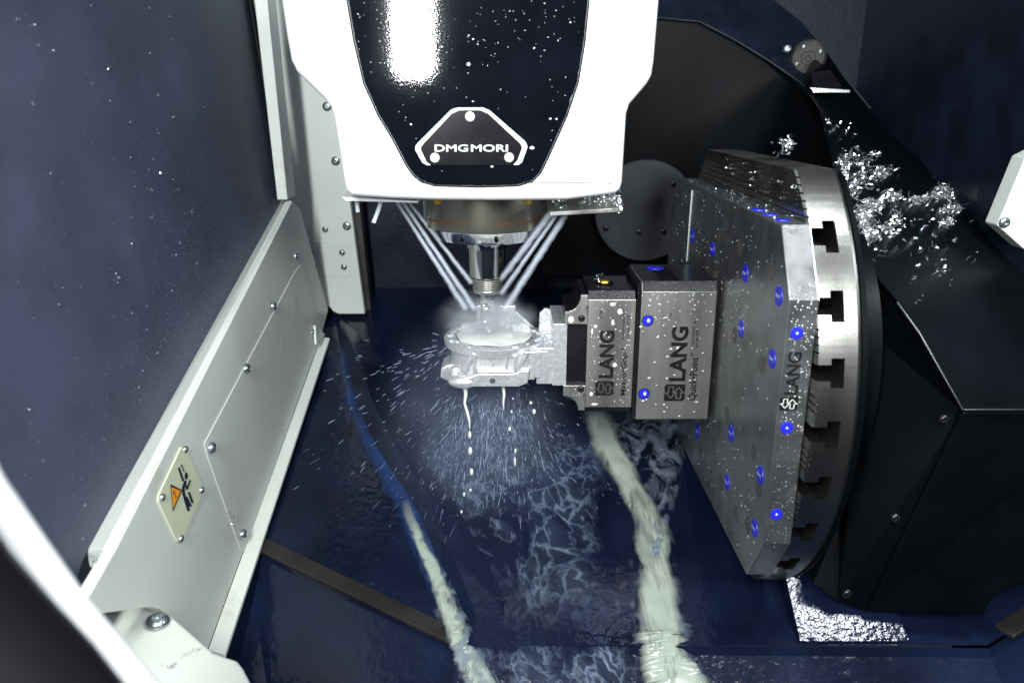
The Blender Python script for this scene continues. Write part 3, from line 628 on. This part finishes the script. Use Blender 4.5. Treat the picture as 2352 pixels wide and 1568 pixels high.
for k in range(10): m.blob((BX + RO + random.uniform(-.004, .02), random.uniform(-.03, .03), ZT - .003), random.uniform(.003, .006), seg=10, rg=6, sc=(1.2, 1, .5))
bd = m.build('coolant_bead_ring', 'coolant_bead', smooth=80); bd.location = TC; bd.rotation_euler = (TROT, 0, 0)
tag(bd, 'glassy coolant beads standing on the flange rim of the workpiece', 'coolant', kind='stuff')
# ================================================================== SWIVEL ARM
arm = thing('swivel_arm', 'dark painted swivel arm behind the rotary table littered with swarf', 'swivel arm', W(2212, 942, Y=.80))
ao = arm.location.copy(); A = lambda x, y, Y: W(x, y, Y=Y) - ao
ra = [A(1880, 250, 1.22), A(1915, 380, 1.03), A(1945, 500, .95), A(2000, 620, .90), A(2060, 690, .87), A(2112, 765, .84), A(2212, 942, .80), A(2560, 942, .80)]
rb = [A(1838, 185, 1.36), A(1954, 301, 1.24), A(2050, 405, 1.15), A(2108, 482, 1.09), A(2160, 522, 1.06), A(2215, 560, 1.03), A(2352, 640, 1.0), A(2620, 800, .95)]
rc = [A(1888, 104, 1.52), A(1940, 180, 1.45), A(2031, 293, 1.38), A(2110, 366, 1.32), A(2166, 417, 1.28), A(2243, 463, 1.22), A(2352, 571, 1.14), A(2640, 730, 1.05)]
rd = [v + Vector((.05, .25, -.3)) for v in rc]
m = MB()
for P_, Q_ in ((ra, rb), (rb, rc), (rc, rd)):
    for i in range(7): m.add([P_[i], P_[i + 1], Q_[i + 1], Q_[i]], [(0, 1, 2, 3)])
top_o = m.build('top_shell', 'dark_housing', arm, smooth=50)
fr = [A(2212, 944, .80), A(2560, 944, .80), A(2560, 1250, .78), A(2280, 1372, .79), A(2258, 1412, .79), A(1992, 1404, .81)]
MB().slab(fr, (0, .35, -.02)).build('front_panel', 'dark_housing', arm, bevel=.003)
MB().slab([A(2060, 694, .874), A(2112, 768, .845), A(2210, 944, .806), A(1990, 1402, .815), A(1925, 1378, .815), A(1868, 1338, .825), A(1935, 1180, .865), A(1975, 1000, .90), A(1995, 760, .905)], (0, .18, .02)).build('side_panel', 'dark_housing', arm)
m = MB().tube([A(2060, 694, .865), A(2112, 766, .838), A(2211, 941, .797)], .0016, 8); m.build('bevel_edge', 'black_steel', arm, smooth=60)
MB().tube([A(2212, 941, .797), A(2560, 941, .797)], .0014, 8).build('bevel_edge', 'black_steel', arm, smooth=60)
for x, y in ((2167, 962), (2055, 1188), (1945, 1362)): bolt(arm, A(x, y, .812), NY, .006, .004, 'black_steel')
# pivot housing with arched edge in front of the rear wall
ph = thing('pivot_housing', 'arched dark pivot housing on the rear wall above the rotary table', 'housing', (.28, 1.44, CZ - .1))
pho = ph.location.copy(); Q = lambda x, y, Y: W(x, y, Y=Y) - pho
ar = [(1240, 60), (1330, 50), (1440, 44), (1521, 42), (1606, 50), (1684, 90), (1761, 137), (1811, 180), (1870, 235), (1940, 320), (1960, 640), (1240, 640)]
MB().slab([Q(x, y, 1.44) for x, y in ar], (0, .15, 0)).build('housing_body', 'dark_housing', ph, bevel=.006, seg=3)
outer = [Q(x, y, 1.53) for x, y in ((1600, -80), (1700, -45), (1782, 2), (1840, 48), (1888, 104), (1935, 172), (2000, 250))]
inner = [Q(x, y, 1.442) for x, y in ((1440, 44), (1521, 42), (1606, 50), (1684, 90), (1761, 137), (1838, 190), (1900, 262))]
m = MB()
for i in range(6): m.add([inner[i], inner[i + 1], outer[i + 1], outer[i]], [(0, 1, 2, 3)])
m.build('arch_band', 'navy_paint', ph, smooth=60)
MB().tube(outer, .0016, 6).build('arch_edge', 'grey_cover', ph, smooth=60)
MB().tube([p + Vector((0, -.002, 0)) for p in inner], .0016, 6).build('arch_edge', 'grey_cover', ph, smooth=60)
# fitting and bracket on the arch band
ft = thing('pipe_fitting', 'small round bolted pipe fitting on the arched housing', 'fitting', W(1857, 131, Y=1.47))
MB().lathe([(.030, 0), (.030, -.008), (.026, -.011), (.012, -.011), (.011, -.018), (.006, -.018), (.0055, -.010)], 32, axis='Y').build('flange', 'strip_metal', ft, smooth=30)
for k in range(4): bolt(ft, Vector((.021 * math.cos(k * 1.57 + .5), -.0105, .021 * math.sin(k * 1.57 + .5))), NY, .0045, .004)
ft.rotation_euler = (R(10), 0, R(-20))
bolt_o = bolt(None, W(1808, 113, Y=1.46), NY, .008, .006); tag(bolt_o, 'single zinc bolt head beside the round pipe fitting', 'bolt')
bk = thing('bracket', 'black bracket with a wet shiny lip below the pipe fitting', 'bracket', W(1905, 200, Y=1.33))
bo = bk.location.copy(); B_ = lambda x, y, Y: W(x, y, Y=Y) - bo
MB().slab([B_(1866, 168, 1.37), B_(1908, 160, 1.37), B_(1934, 198, 1.31), B_(1868, 200, 1.31)], (0, .01, -.006)).build('bracket_top', 'black_steel', bk, bevel=.001)
MB().slab([B_(1858, 200, 1.305), B_(1953, 206, 1.305), B_(1953, 214, 1.305), B_(1868, 214, 1.305)], (0, .012, 0)).build('lip', 'chrome', bk, bevel=.001)
# round cover on the pivot housing
cvr = thing('round_cover', 'round grey cover plate with recessed bolts on the pivot housing', 'cover plate', W(1482, 485, Y=1.42))
MB().lathe([(.092, .012), (.092, 0), (.090, -.002)], 56, axis='Y').build('cover_disc', 'grey_cover', cvr, smooth=30)
for x, y in ((1404, 418), (1553, 418), (1466, 540), (1382, 530), (1530, 538), (1575, 480)): bolt(cvr, W(x * .9 + 148, y * .9 + 48, Y=1.418) - cvr.location, NY, .0055, .002, 'black_steel')
# cream corner plate of the right wall
cp = thing('corner_plate', 'cream painted corner plate with one bolt on the right wall', 'plate', W(2320, 510, Y=1.0))
co = cp.location.copy(); D_ = lambda x, y: W(x, y, Y=1.02) - co
MB().slab([D_(x, y) for x, y in ((2356, 362), (2291, 518), (2352, 572), (2480, 640), (2480, 300))], (0, .03, 0)).build('plate_sheet', 'cream_paint', cp, bevel=.002)
bolt(cp, D_(2307, 511), NY, .0075, .004)
# ================================================================== COOLANT
def ribbon(name, path, widths, mat, h, label, nacross=13, nlen=150, seed=0., fade=10):
    pts = [Vector(p) for p in path]; seg = len(pts) - 1; vs_, fs, ed = [], [], []
    for i in range(nlen + 1):
        t = i / nlen * seg; k = min(int(t), seg - 1); u = t - k
        p0, p1, p2, p3 = pts[max(k - 1, 0)], pts[k], pts[k + 1], pts[min(k + 2, seg)]
        p = .5 * ((2 * p1) + (p2 - p0) * u + (2 * p0 - 5 * p1 + 4 * p2 - p3) * u * u + (3 * p1 - p0 - 3 * p2 + p3) * u ** 3)
        d = (p2 - p1); d.z = 0; d.normalize(); sd = Vector((d.y, -d.x, 0)); w = widths[k] * (1 - u) + widths[k + 1] * u
        wl_ = w * (1 + .55 * noise.noise(Vector((i * .07, seed, 0))) + .16 * noise.noise(Vector((i * .33, seed, 5))))
        wr_ = w * (1 + .55 * noise.noise(Vector((i * .07, seed + 9, 0))) + .16 * noise.noise(Vector((i * .33, seed + 9, 5))))
        for j in range(nacross):
            s = -1 + 2 * j / (nacross - 1); q = p + sd * (s * (wl_ if s < 0 else wr_))
            q.z = q.z + .0012 + h * (1 - s * s) * (1 + .8 * noise.noise(Vector((i * .22, s * 2, seed))))
            vs_.append(tuple(q)); ed.append(1.25 * (1 - abs(s) ** 2.2) * min(1, i / fade))
    for i in range(nlen):
        for j in range(nacross - 1):
            a = i * nacross + j; fs.append((a, a + 1, a + nacross + 1, a + nacross))
    me = bpy.data.meshes.new(name); me.from_pydata(vs_, [], fs); me.shade_smooth(); me.materials.append(MATS[mat])
    at = me.attributes.new('edge', 'FLOAT', 'POINT'); at.data.foreach_set('value', ed)
    o = bpy.data.objects.new(name, me); scene.collection.objects.link(o); tag(o, label, 'coolant', kind='stuff'); return o
def sheet(name, rows, mat, label, n=24, m_=24, edge=.18):
    a, b, c, d = [Vector(p) for p in rows]; vs_, fs, ed = [], [], []
    for i in range(n + 1):
        for j in range(m_ + 1):
            u, v = i / n, j / m_; p = a * (1 - u) * (1 - v) + b * u * (1 - v) + c * u * v + d * (1 - u) * v; p.z += .0008 * noise.noise(p * 30)
            vs_.append(tuple(p)); e = min(u, 1 - u, v, 1 - v) / edge; ed.append(max(0, min(1, e)))
    for i in range(n):
        for j in range(m_): k = i * (m_ + 1) + j; fs.append((k, k + 1, k + m_ + 2, k + m_ + 1))
    me = bpy.data.meshes.new(name); me.from_pydata(vs_, [], fs); me.shade_smooth(); me.materials.append(MATS[mat])
    at = me.attributes.new('edge', 'FLOAT', 'POINT'); at.data.foreach_set('value', ed)
    o = bpy.data.objects.new(name, me); scene.collection.objects.link(o); tag(o, label, 'coolant', kind='stuff'); return o
FF = lambda x, y, dz=.003: WF(x, y, dz)
def FL(x, y):                                   # a point on the lower front sheet
    d = _ray(x, y, TH); a = Vector((0, .781, F0 + FS * .786 - .010)); b = Vector((0, .25, -1.06)); n_ = Vector((0, -(b.z - a.z), b.y - a.y)); t = a.dot(n_) / d.dot(n_)
    return Vector((d.x * t, d.y * t, d.z * t + CZ + .003))
ribbon('coolant_stream', [FF(930, 1150), FF(958, 1230), FF(992, 1300), FF(1022, 1380), FF(1044, 1440), FF(1052, 1462, .006), FL(1062, 1486), FL(1075, 1520), FL(1110, 1590), FL(1140, 1680)], [.007, .010, .011, .012, .013, .014, .015, .017, .022, .026], 'stream_milk', .0026, 'narrow milky coolant stream running along the fold of the chute floor', seed=3, fade=25)
ribbon('coolant_stream', [FF(960, 1215), FF(1000, 1310), FF(1034, 1400), FF(1056, 1462, .004), FL(1072, 1492), FL(1120, 1590), FL(1150, 1680)], [.012, .017, .020, .021, .022, .030, .034], 'film_pale', .0008, 'thin see-through coolant fringe around the narrow milky stream', seed=41, fade=30)
ribbon('coolant_stream', [FF(1400, 1020), FF(1470, 1150), FF(1500, 1290), FF(1512, 1400), FF(1520, 1462, .004), FL(1524, 1490), FL(1545, 1570), FL(1560, 1700)], [.028, .031, .033, .035, .036, .037, .048, .056], 'film_pale', .0008, 'thin see-through coolant fringe around the broad milky stream', seed=51, fade=20)
ribbon('coolant_stream', [FF(1365, 940), FF(1385, 1000), FF(1432, 1085), FF(1478, 1165), FF(1497, 1255), FF(1508, 1340), FF(1516, 1440), FF(1520, 1463, .006), FL(1522, 1488), FL(1530, 1520), FL(1545, 1570), FL(1560, 1700)], [.026, .025, .023, .023, .023, .026, .028, .029, .031, .034, .042, .050], 'stream_milk', .0034, 'broad milky coolant stream pouring down the floor below the vise', seed=11)
ribbon('coolant_stream', [FF(786, 800), FF(806, 915), FF(845, 1005), FF(890, 1075), FF(930, 1140), FF(965, 1230), FF(1000, 1320), FF(1030, 1400)], [.005, .010, .016, .022, .024, .022, .018, .010], 'lit_fold_blue', .0012, 'thin coolant film coloured blue for the lit fold above the narrow milky stream', seed=31)  # ribbon paints the lamplit blue of the fold face
ribbon('coolant_stream', [FF(1540, 960), FF(1545, 1040), FF(1530, 1130), FF(1512, 1220), FF(1505, 1290)], [.024, .022, .019, .012, .006], 'film_pale', .004, 'pale thin coolant runlet below the riser block joining the broad stream', seed=21)
sheet('coolant_film', [FF(1350, 930, .0022), FF(1560, 930, .0022), FF(1545, 1160, .0022), FF(1440, 1160, .0022)], 'film_pale', 'thin pale coolant film spread on the floor under the vise')
sheet('coolant_film', [FF(900, 1060, .0018), FF(1400, 960, .0018), FF(1460, 1450, .0018), FF(1010, 1450, .0018)], 'film_net', 'lacy network of foam lines on the floor under the workpiece', 40, 40, .3)
sheet('coolant_film', [FL(1040, 1480), FL(1470, 1480), FL(1500, 1620), FL(1060, 1620)], 'film_net', 'lacy foam lines on the lower front floor between the two streams', 30, 30, .2)
# jets
def jet(name, s, e, r0, r1, label, group):
    s, e = Vector(s), Vector(e); x_seed = s.x * 977; n = 14; m_ = 60; d = (e - s); L_ = d.length
    q = d.to_track_quat('Z', 'X'); me = bpy.data.meshes.new(name); vs_, fs, ed = [], [], []
    for shell, sc in ((0, .55), (1, 1.0)):
        o0 = len(vs_)
        for i in range(m_ + 1):
            f = i / m_; r = 1.2 * (r0 + (r1 - r0) * f ** 1.6) * sc
            for k in range(n):
                t = 2 * math.pi * k / n; ww = 1 + .22 * noise.noise(Vector((f * 26, x_seed, k * .4))); vs_.append((r * ww * math.cos(t) + .0009 * f * noise.noise(Vector((f * 9, x_seed, 3))), r * ww * math.sin(t), L_ * f))
                ed.append((1 if shell == 0 else .42) * (1 - .6 * f ** 2.2) * (1 if i < m_ else 0))
        for i in range(m_):
            for k in range(n): fs.append((o0 + i * n + k, o0 + i * n + (k + 1) % n, o0 + (i + 1) * n + (k + 1) % n, o0 + (i + 1) * n + k))
    me.from_pydata(vs_, [], fs); me.shade_smooth(); me.materials.append(MATS['jet_milk'])
    at = me.attributes.new('edge', 'FLOAT', 'POINT'); at.data.foreach_set('value', ed)
    o = bpy.data.objects.new(name, me); scene.collection.objects.link(o); o.location = s; o.rotation_mode = 'QUATERNION'; o.rotation_quaternion = q
    tag(o, label, 'coolant jet', group)
JL = [('jet farthest from the spindle nose', 'hitting the bore rim'), ('middle jet of three', 'between two thinner neighbours'), ('jet closest to the spindle nose', 'hitting the collet nut')]
for (x0, y0, x1, y1, Y0, Y1, ra_, rb_), (w0, w1) in zip(((910, 462, 1072, 712, .985, 1.01, .0022, .0045), (923, 461, 1092, 712, .99, 1.01, .0024, .0042), (936, 460, 1084, 652, 1.0, 1.01, .0020, .0034)), JL):
    jet('coolant_jet', W(x0, y0, Y=Y0), W(x1, y1, Y=Y1), ra_, rb_, 'milky coolant ' + w0 + ' on the side of the clear hoses', 'coolant jets beside the hoses')
for (x0, y0, x1, y1, Y0, Y1, ra_, rb_), (w0, w1) in zip(((1304, 486, 1158, 712, .965, 1.005, .0038, .0050), (1284, 486, 1150, 676, .965, 1.005, .0024, .0036), (1268, 486, 1150, 642, .965, 1.005, .0042, .0038)), JL):
    jet('coolant_jet', W(x0, y0, Y=Y0), W(x1, y1, Y=Y1), ra_, rb_, 'milky coolant ' + w0 + ' under the nozzle plate', 'coolant jets under the nozzle plate')
# mist round the cutter and below the part
vol_mat('mist_near', 80, 2.0, .36, .74, (.86, .92, 1), True); vol_mat('mist_fall', 8, 3.0, .3, .8, (.62, .74, 1), True)
def mist(name, c, s, mat, label):
    o = MB().blob((0, 0, 0), 1, seg=20, rg=12).build(name, mat); o.location = c; o.scale = s; tag(o, label, 'mist', kind='stuff')
mist('mist', W(1118, 735, Y=1.02), (.078, .05, .050), 'mist_near', 'white coolant mist bursting round the cutter above the bore')
mist('mist', W(1095, 990, Y=1.05), (.17, .12, .22), 'mist_fall', 'faint blue mist falling below the workpiece')
# droplets flung from the part
m = MB()
c0 = TC + Vector((BX, 0, -.02))
def streak(mb, p, d, ln, r):
    q = d.to_track_quat('Z', 'X').to_matrix(); mb.blob(p, r, q, 5, 4, (1, 1, ln / r))
for k in range(2600):
    a = random.gauss(-math.pi / 2 - .10, .20 if random.random() < .7 else .55); el = random.uniform(-.5, .5)
    d = Vector((math.cos(a), .35 * el - .05, math.sin(a))).normalized()
    r = .06 + abs(random.gauss(0, .13)); p = c0 + d * r + Vector((random.uniform(-.05, .05), random.uniform(-.06, .04), random.uniform(-.02, .0)))
    if p.z < fz(p.x, p.y) + .015: continue
    streak(m, p, d, random.choice((.0008, .002, .004, .009)) * random.uniform(.5, 1.3), random.uniform(.00012, .00042) * (2.0 if random.random() < .06 else 1))
for k in range(90):
    a = random.gauss(math.pi * 1.17, .30); d = Vector((math.cos(a), random.uniform(-.3, .3), math.sin(a))).normalized()
    p = c0 + Vector((-.05, 0, .02)) + d * (.02 + abs(random.gauss(0, .09)))
    streak(m, p, d, random.uniform(.002, .008), random.uniform(.0003, .0006))
tag(m.build('coolant_spray', 'spray_drop', smooth=80), 'fan of flung coolant droplets below the workpiece', 'droplets', kind='stuff')
def drip(path, rr, extra, label):
    tag(MB().tube([W(x, y, Y=.985) for x, y in path], rr, 8).build('coolant_drip', 'milk', smooth=80), label, 'coolant')
    for x, y, r, l in extra:
        tag(MB().blob(W(x + random.uniform(-5, 5), y, Y=.985), r * random.uniform(.55, .85), seg=8, rg=6, sc=(random.uniform(.8, 1.2), 1, l * random.uniform(1, 1.6))).build('coolant_drop', 'milk', smooth=80), 'large milky drop falling below the ' + ('boss side' if x < 1130 else 'pad side') + ' of the workpiece', 'drop', 'falling drops on the ' + ('boss' if x < 1130 else 'pad') + ' side')
drip([(1068, 886), (1070, 905), (1067, 925), (1073, 945), (1078, 965), (1079, 985)], [.0032, .0026, .0018, .0022, .0016, .0006], [(1081, 998, .0042, 1.7), (1077, 1035, .0032, 1.6), (1079, 1083, .0034, 1.7), (1070, 1135, .003, 1.2), (1076, 1125, .003, 1.3), (1060, 1175, .0024, 1.4)], 'ragged milky drip breaking into drops under the workpiece boss')
drip([(1156, 888), (1158, 905), (1156, 925), (1157, 940)], [.0026, .002, .0014, .0006], [(1174, 985, .0030, 1.5), (1180, 1035, .0022, 2.6), (1184, 1060, .0020, 3.0), (1224, 925, .0026, 1.2), (1223, 945, .0028, 1.3), (1176, 915, .0015, 1.5), (1176, 945, .0018, 1.6)], 'short milky drip under the flat front pad of the workpiece')
# ================================================================== SWARF AND DROPS
dg = bpy.context.evaluated_depsgraph_get()
bpy.context.view_layer.update()
def bvh_of(o):
    me = o.data; M = o.matrix_world; return BVHTree.FromPolygons([M @ v.co for v in me.vertices], [list(p.vertices) for p in me.polygons])
def cast(b, x, y):
    l, n, i, d = b.ray_cast(Vector((0, 0, CZ)), _ray(x, y, TH).normalized()); 
    if l is not None and n.dot(_ray(x, y, TH)) > 0: n = -n
    return l, n
def chip(mb, p, s):
    """curled ribbon of swarf"""
    q = Matrix.Rotation(random.uniform(0, 6.28), 3, Vector((random.gauss(0, 1), random.gauss(0, 1), random.gauss(0, 1))).normalized())
    n = random.choice((4, 5, 7, 9)); turn = random.uniform(.5, .95); w = s * random.uniform(.16, .42); r = s * random.uniform(.35, .85); vs_, fs = [], []
    for i in range(n):
        t = i * turn; 
        for e in (-.5, .5): vs_.append(p + q @ Vector((r * math.cos(t), r * math.sin(t), w * e + i * w * .35)))
    for i in range(n - 1): fs.append((2 * i, 2 * i + 1, 2 * i + 3, 2 * i + 2))
    mb.add(vs_, fs)
def pile(bv, clusters, s, lift=.3):
    m = MB()
    for x, y, rx, ry, n in clusters:
        for k in range(int(n * 1.7)):
            px_, py_ = random.gauss(x, rx * .5), random.gauss(y, ry * .5); l, nn = cast(bv, px_, py_)
            if l is None: continue
            chip(m, l + nn * s * random.uniform(.2, 1 + lift), s * random.uniform(.5, 1.3))
    return m
def swarf(mb, label): return tag(mb.build('swarf', 'swarf'), label, 'swarf', kind='stuff')
bt = bvh_of(top_o)
CH = lambda cx, cy: (1814.9 + cx * .4243, 242 + cy * .4243)
cl = []
for cx, cy, rx, ry, n in ((320, 330, 80, 60, 150), (330, 420, 70, 60, 150), (470, 380, 60, 30, 70), (320, 480, 25, 30, 30), (430, 560, 70, 35, 110), (530, 512, 60, 25, 70), (680, 530, 70, 18, 60), (770, 505, 30, 14, 40), (850, 470, 75, 50, 150), (860, 580, 65, 28, 80), (835, 650, 40, 15, 30), (380, 640, 45, 50, 120), (390, 720, 60, 40, 100), (500, 690, 60, 40, 40), (560, 640, 60, 60, 25), (440, 280, 30, 12, 12), (700, 800, 300, 250, 40), (230, 120, 120, 60, 10)):
    cl.append((*CH(cx, cy), rx * .4243, ry * .4243, n))
swarf(pile(bt, cl, .0056, .6), 'glittering heaps of aluminium swarf on top of the swivel arm')
bn = bvh_of(noz)
swarf(pile(bn, [(1395, 462, 34, 14, 150), (1418, 470, 12, 10, 40), (1343, 474, 14, 8, 16), (1285, 475, 18, 8, 20), (1350, 460, 20, 6, 20)], .0032, 1.6), 'heap of bright swarf lying on the nozzle plate under the head')
def blobs_on(bv, pts, rmin, rmax, flat=.5, mat='coolant_bead', mb=None):
    m = mb or MB()
    for x, y, k in pts:
        l, n = cast(bv, x, y)
        if l is None: continue
        q = n.to_track_quat('Z', 'X').to_matrix(); r = random.uniform(rmin, rmax) * k
        m.blob(l, r, q, 7, 4, (1, random.uniform(1, 1.6), flat))
    return m
# drops on the window
bw = bvh_of(pane); pts = []
for k in range(520):
    y = random.uniform(0, 1250); f = y / 1250; x = random.gauss(330 + 60 * (1 - f), 130); x = min(x, 600 - .0 * y); pts.append((x, y, .6 if random.random() < .9 else 1.6))
for k in range(900): pts.append((random.gauss(460, 55), random.gauss(600, 200), .6))
for k in range(300): pts.append((random.gauss(360, 60), random.gauss(900, 130), .6))
d_ = blobs_on(bw, pts, .0003, .0009)
tag(d_.build('coolant_drops', 'spray_drop', smooth=80), 'scattered coolant drops clinging to the dark window', 'droplets', kind='stuff')
big = [(75, 60), (80, 105), (118, 118), (38, 45), (390, 90), (245, 160), (208, 195), (360, 220), (294, 280), (395, 270), (70, 240), (363, 398), (345, 435), (405, 437), (298, 502), (345, 500), (438, 487), (62, 940), (95, 1058), (190, 1160), (130, 700), (400, 585), (300, 560), (110, 400), (270, 640)]
d_ = MB()
for x, y in big:
    l, n = cast(bw, x, y)
    if l: 
        for k in range(3): chip(d_, l + n * .002, .0022)
swarf(d_, 'single swarf flakes stuck to the dark window')
# drops on the black front cover
bf = bvh_of(fc); pts = [(random.uniform(810, 1340), abs(random.gauss(0, 190)), .5 if random.random() < .88 else 1.4) for k in range(170)] + [(1076, 148, 3.0), (928, 128, 2.2), (1015, 108, 1.6), (1310, 52, 1.5), (1130, 383, 2), (1222, 340, 2.2)]
d_ = blobs_on(bf, pts, .0004, .0009, .5)
tag(d_.build('coolant_drops', 'foam', smooth=80), 'white coolant specks on the glossy black head cover', 'droplets', kind='stuff')
# splashes on vise, riser and plate faces
bb = MB()
def dab(Y, x, y, r, sx=1, sz=1): bb.blob(T(x, y, Y=Y), r, seg=10, rg=5, sc=(sx, .25, sz))
for cx, cy, r, sx, sz in ((455, 522, .0042, 1, 1.3), (395, 460, .003, 1.6, 1.1), (395, 615, .0035, .7, 1.6), (412, 975, .0035, 1, 1.2), (248, 648, .003, 1, 1), (220, 690, .0025, .6, 2.4), (212, 1222, .0028, 1, 1.5), (240, 1308, .003, 2, .7), (40, 590, .005, 1, 1.3)): dab(VY - (.001 if cx < 100 else 0), *C2(cx, cy), r * .75, sx, sz)
for k in range(110): dab(VY, *C2(random.uniform(205, 560), random.uniform(430, 1300)), random.uniform(.0003, .0009))
for k in range(60): dab(RY0, *C2(random.uniform(640, 1250), random.uniform(360, 640)), random.uniform(.0003, .0008), 1.6)
for k in range(40): dab(RY0, *C2(random.uniform(600, 1200), random.uniform(640, 1430)), random.uniform(.0004, .0011), 1.8)
for k in range(260):
    z = random.uniform(-.14, .15); y = -hy if z < hz - cz_ else -hy + (z - hz + cz_) / cz_ * cy_
    bb.blob((random.uniform(PXF + .004, X1 - .002), y, z), random.uniform(.0003, .0007) * (1 if z > 0 else .5), seg=7, rg=4, sc=(1, .3, 1.2))
for k in range(420):
    y, z = random.uniform(-.27, .27), random.gauss(.12, .06) if random.random() < .6 else random.gauss(-.13, .05)
    if abs(z) < hz - .004 and abs(y) < .28: bb.blob((PXF, y, z), random.uniform(.0003, .0008), seg=6, rg=4, sc=(.3, 1, 1.8))
o_ = bb.build('coolant_drops', 'foam', smooth=80); o_.location = TC; o_.rotation_euler = (TROT, 0, 0)
tag(o_, 'milky splashes and drops on the vise, riser and clamping plate', 'droplets', kind='stuff')
# chips caught round the table
m = MB()
for (x, y, Y, n, s_) in ((1812, 325, -.24, 50, .004), (1800, 345, -.24, 25, .003)):
    for k in range(n): chip(m, T(random.gauss(x, 10), random.gauss(y, 9), Y=Y), s_ * random.uniform(.4, 1))
for k in range(60): chip(m, Vector((random.uniform(PXF, X1), random.uniform(-.25, .2), hz + .001)), .0022 * random.uniform(.4, 1.2))
for k in range(60): chip(m, Vector((X1 - .002, random.uniform(-.22, .1), random.uniform(.205, .245))), .0022 * random.uniform(.4, 1.2))
for (x, y, Y, n, s_) in ((1375, 640, VY - .002, 14, .003), (1382, 670, VY - .002, 16, .0026), (1326, 905, VY - .003, 26, .0028), (1322, 890, VY - .003, 10, .002), (1350, 868, VY - .002, 10, .0022)):
    for k in range(n): chip(m, T(random.gauss(x, 5), random.gauss(y, 8), Y=Y), s_ * random.uniform(.4, 1))
o_ = swarf(m, 'small clumps of swarf caught on the vise and table edge'); o_.location = TC; o_.rotation_euler = (TROT, 0, 0)
m = MB()
for (x, y) in ((215, 1278), (222, 1288), (548, 1185), (528, 1185), (530, 1195), (430, 1505), (445, 1495), (390, 1530)):
    for k in range(6): chip(m, W(x + random.gauss(0, 5), y + random.gauss(0, 5), X=XL + .004) if y < 1400 else W(x + random.gauss(0, 8), y + random.gauss(0, 4), Z=-.516), .0028)
swarf(m, 'few stray swarf flakes on the cream side panel and ledge')
# near door edge, close to the camera
de = thing('door_edge', 'out of focus white door lip with a black rubber gasket', 'door edge', W(0, 1560, Y=.30))
do = de.location.copy()
pth = [W(x, y, Y=.30) - do for x, y in ((-140, 930), (-40, 1120), (60, 1265), (150, 1390), (260, 1520), (360, 1640))]
MB().tube(pth, .0090, 14).build('lip', 'white_paint', de, smooth=60)
pth = [W(x, y, Y=.26) - do for x, y in ((-330, 1180), (-180, 1390), (-60, 1520), (40, 1620), (140, 1740))]
MB().tube(pth, .034, 18).build('gasket', 'black_rubber', de, smooth=60)
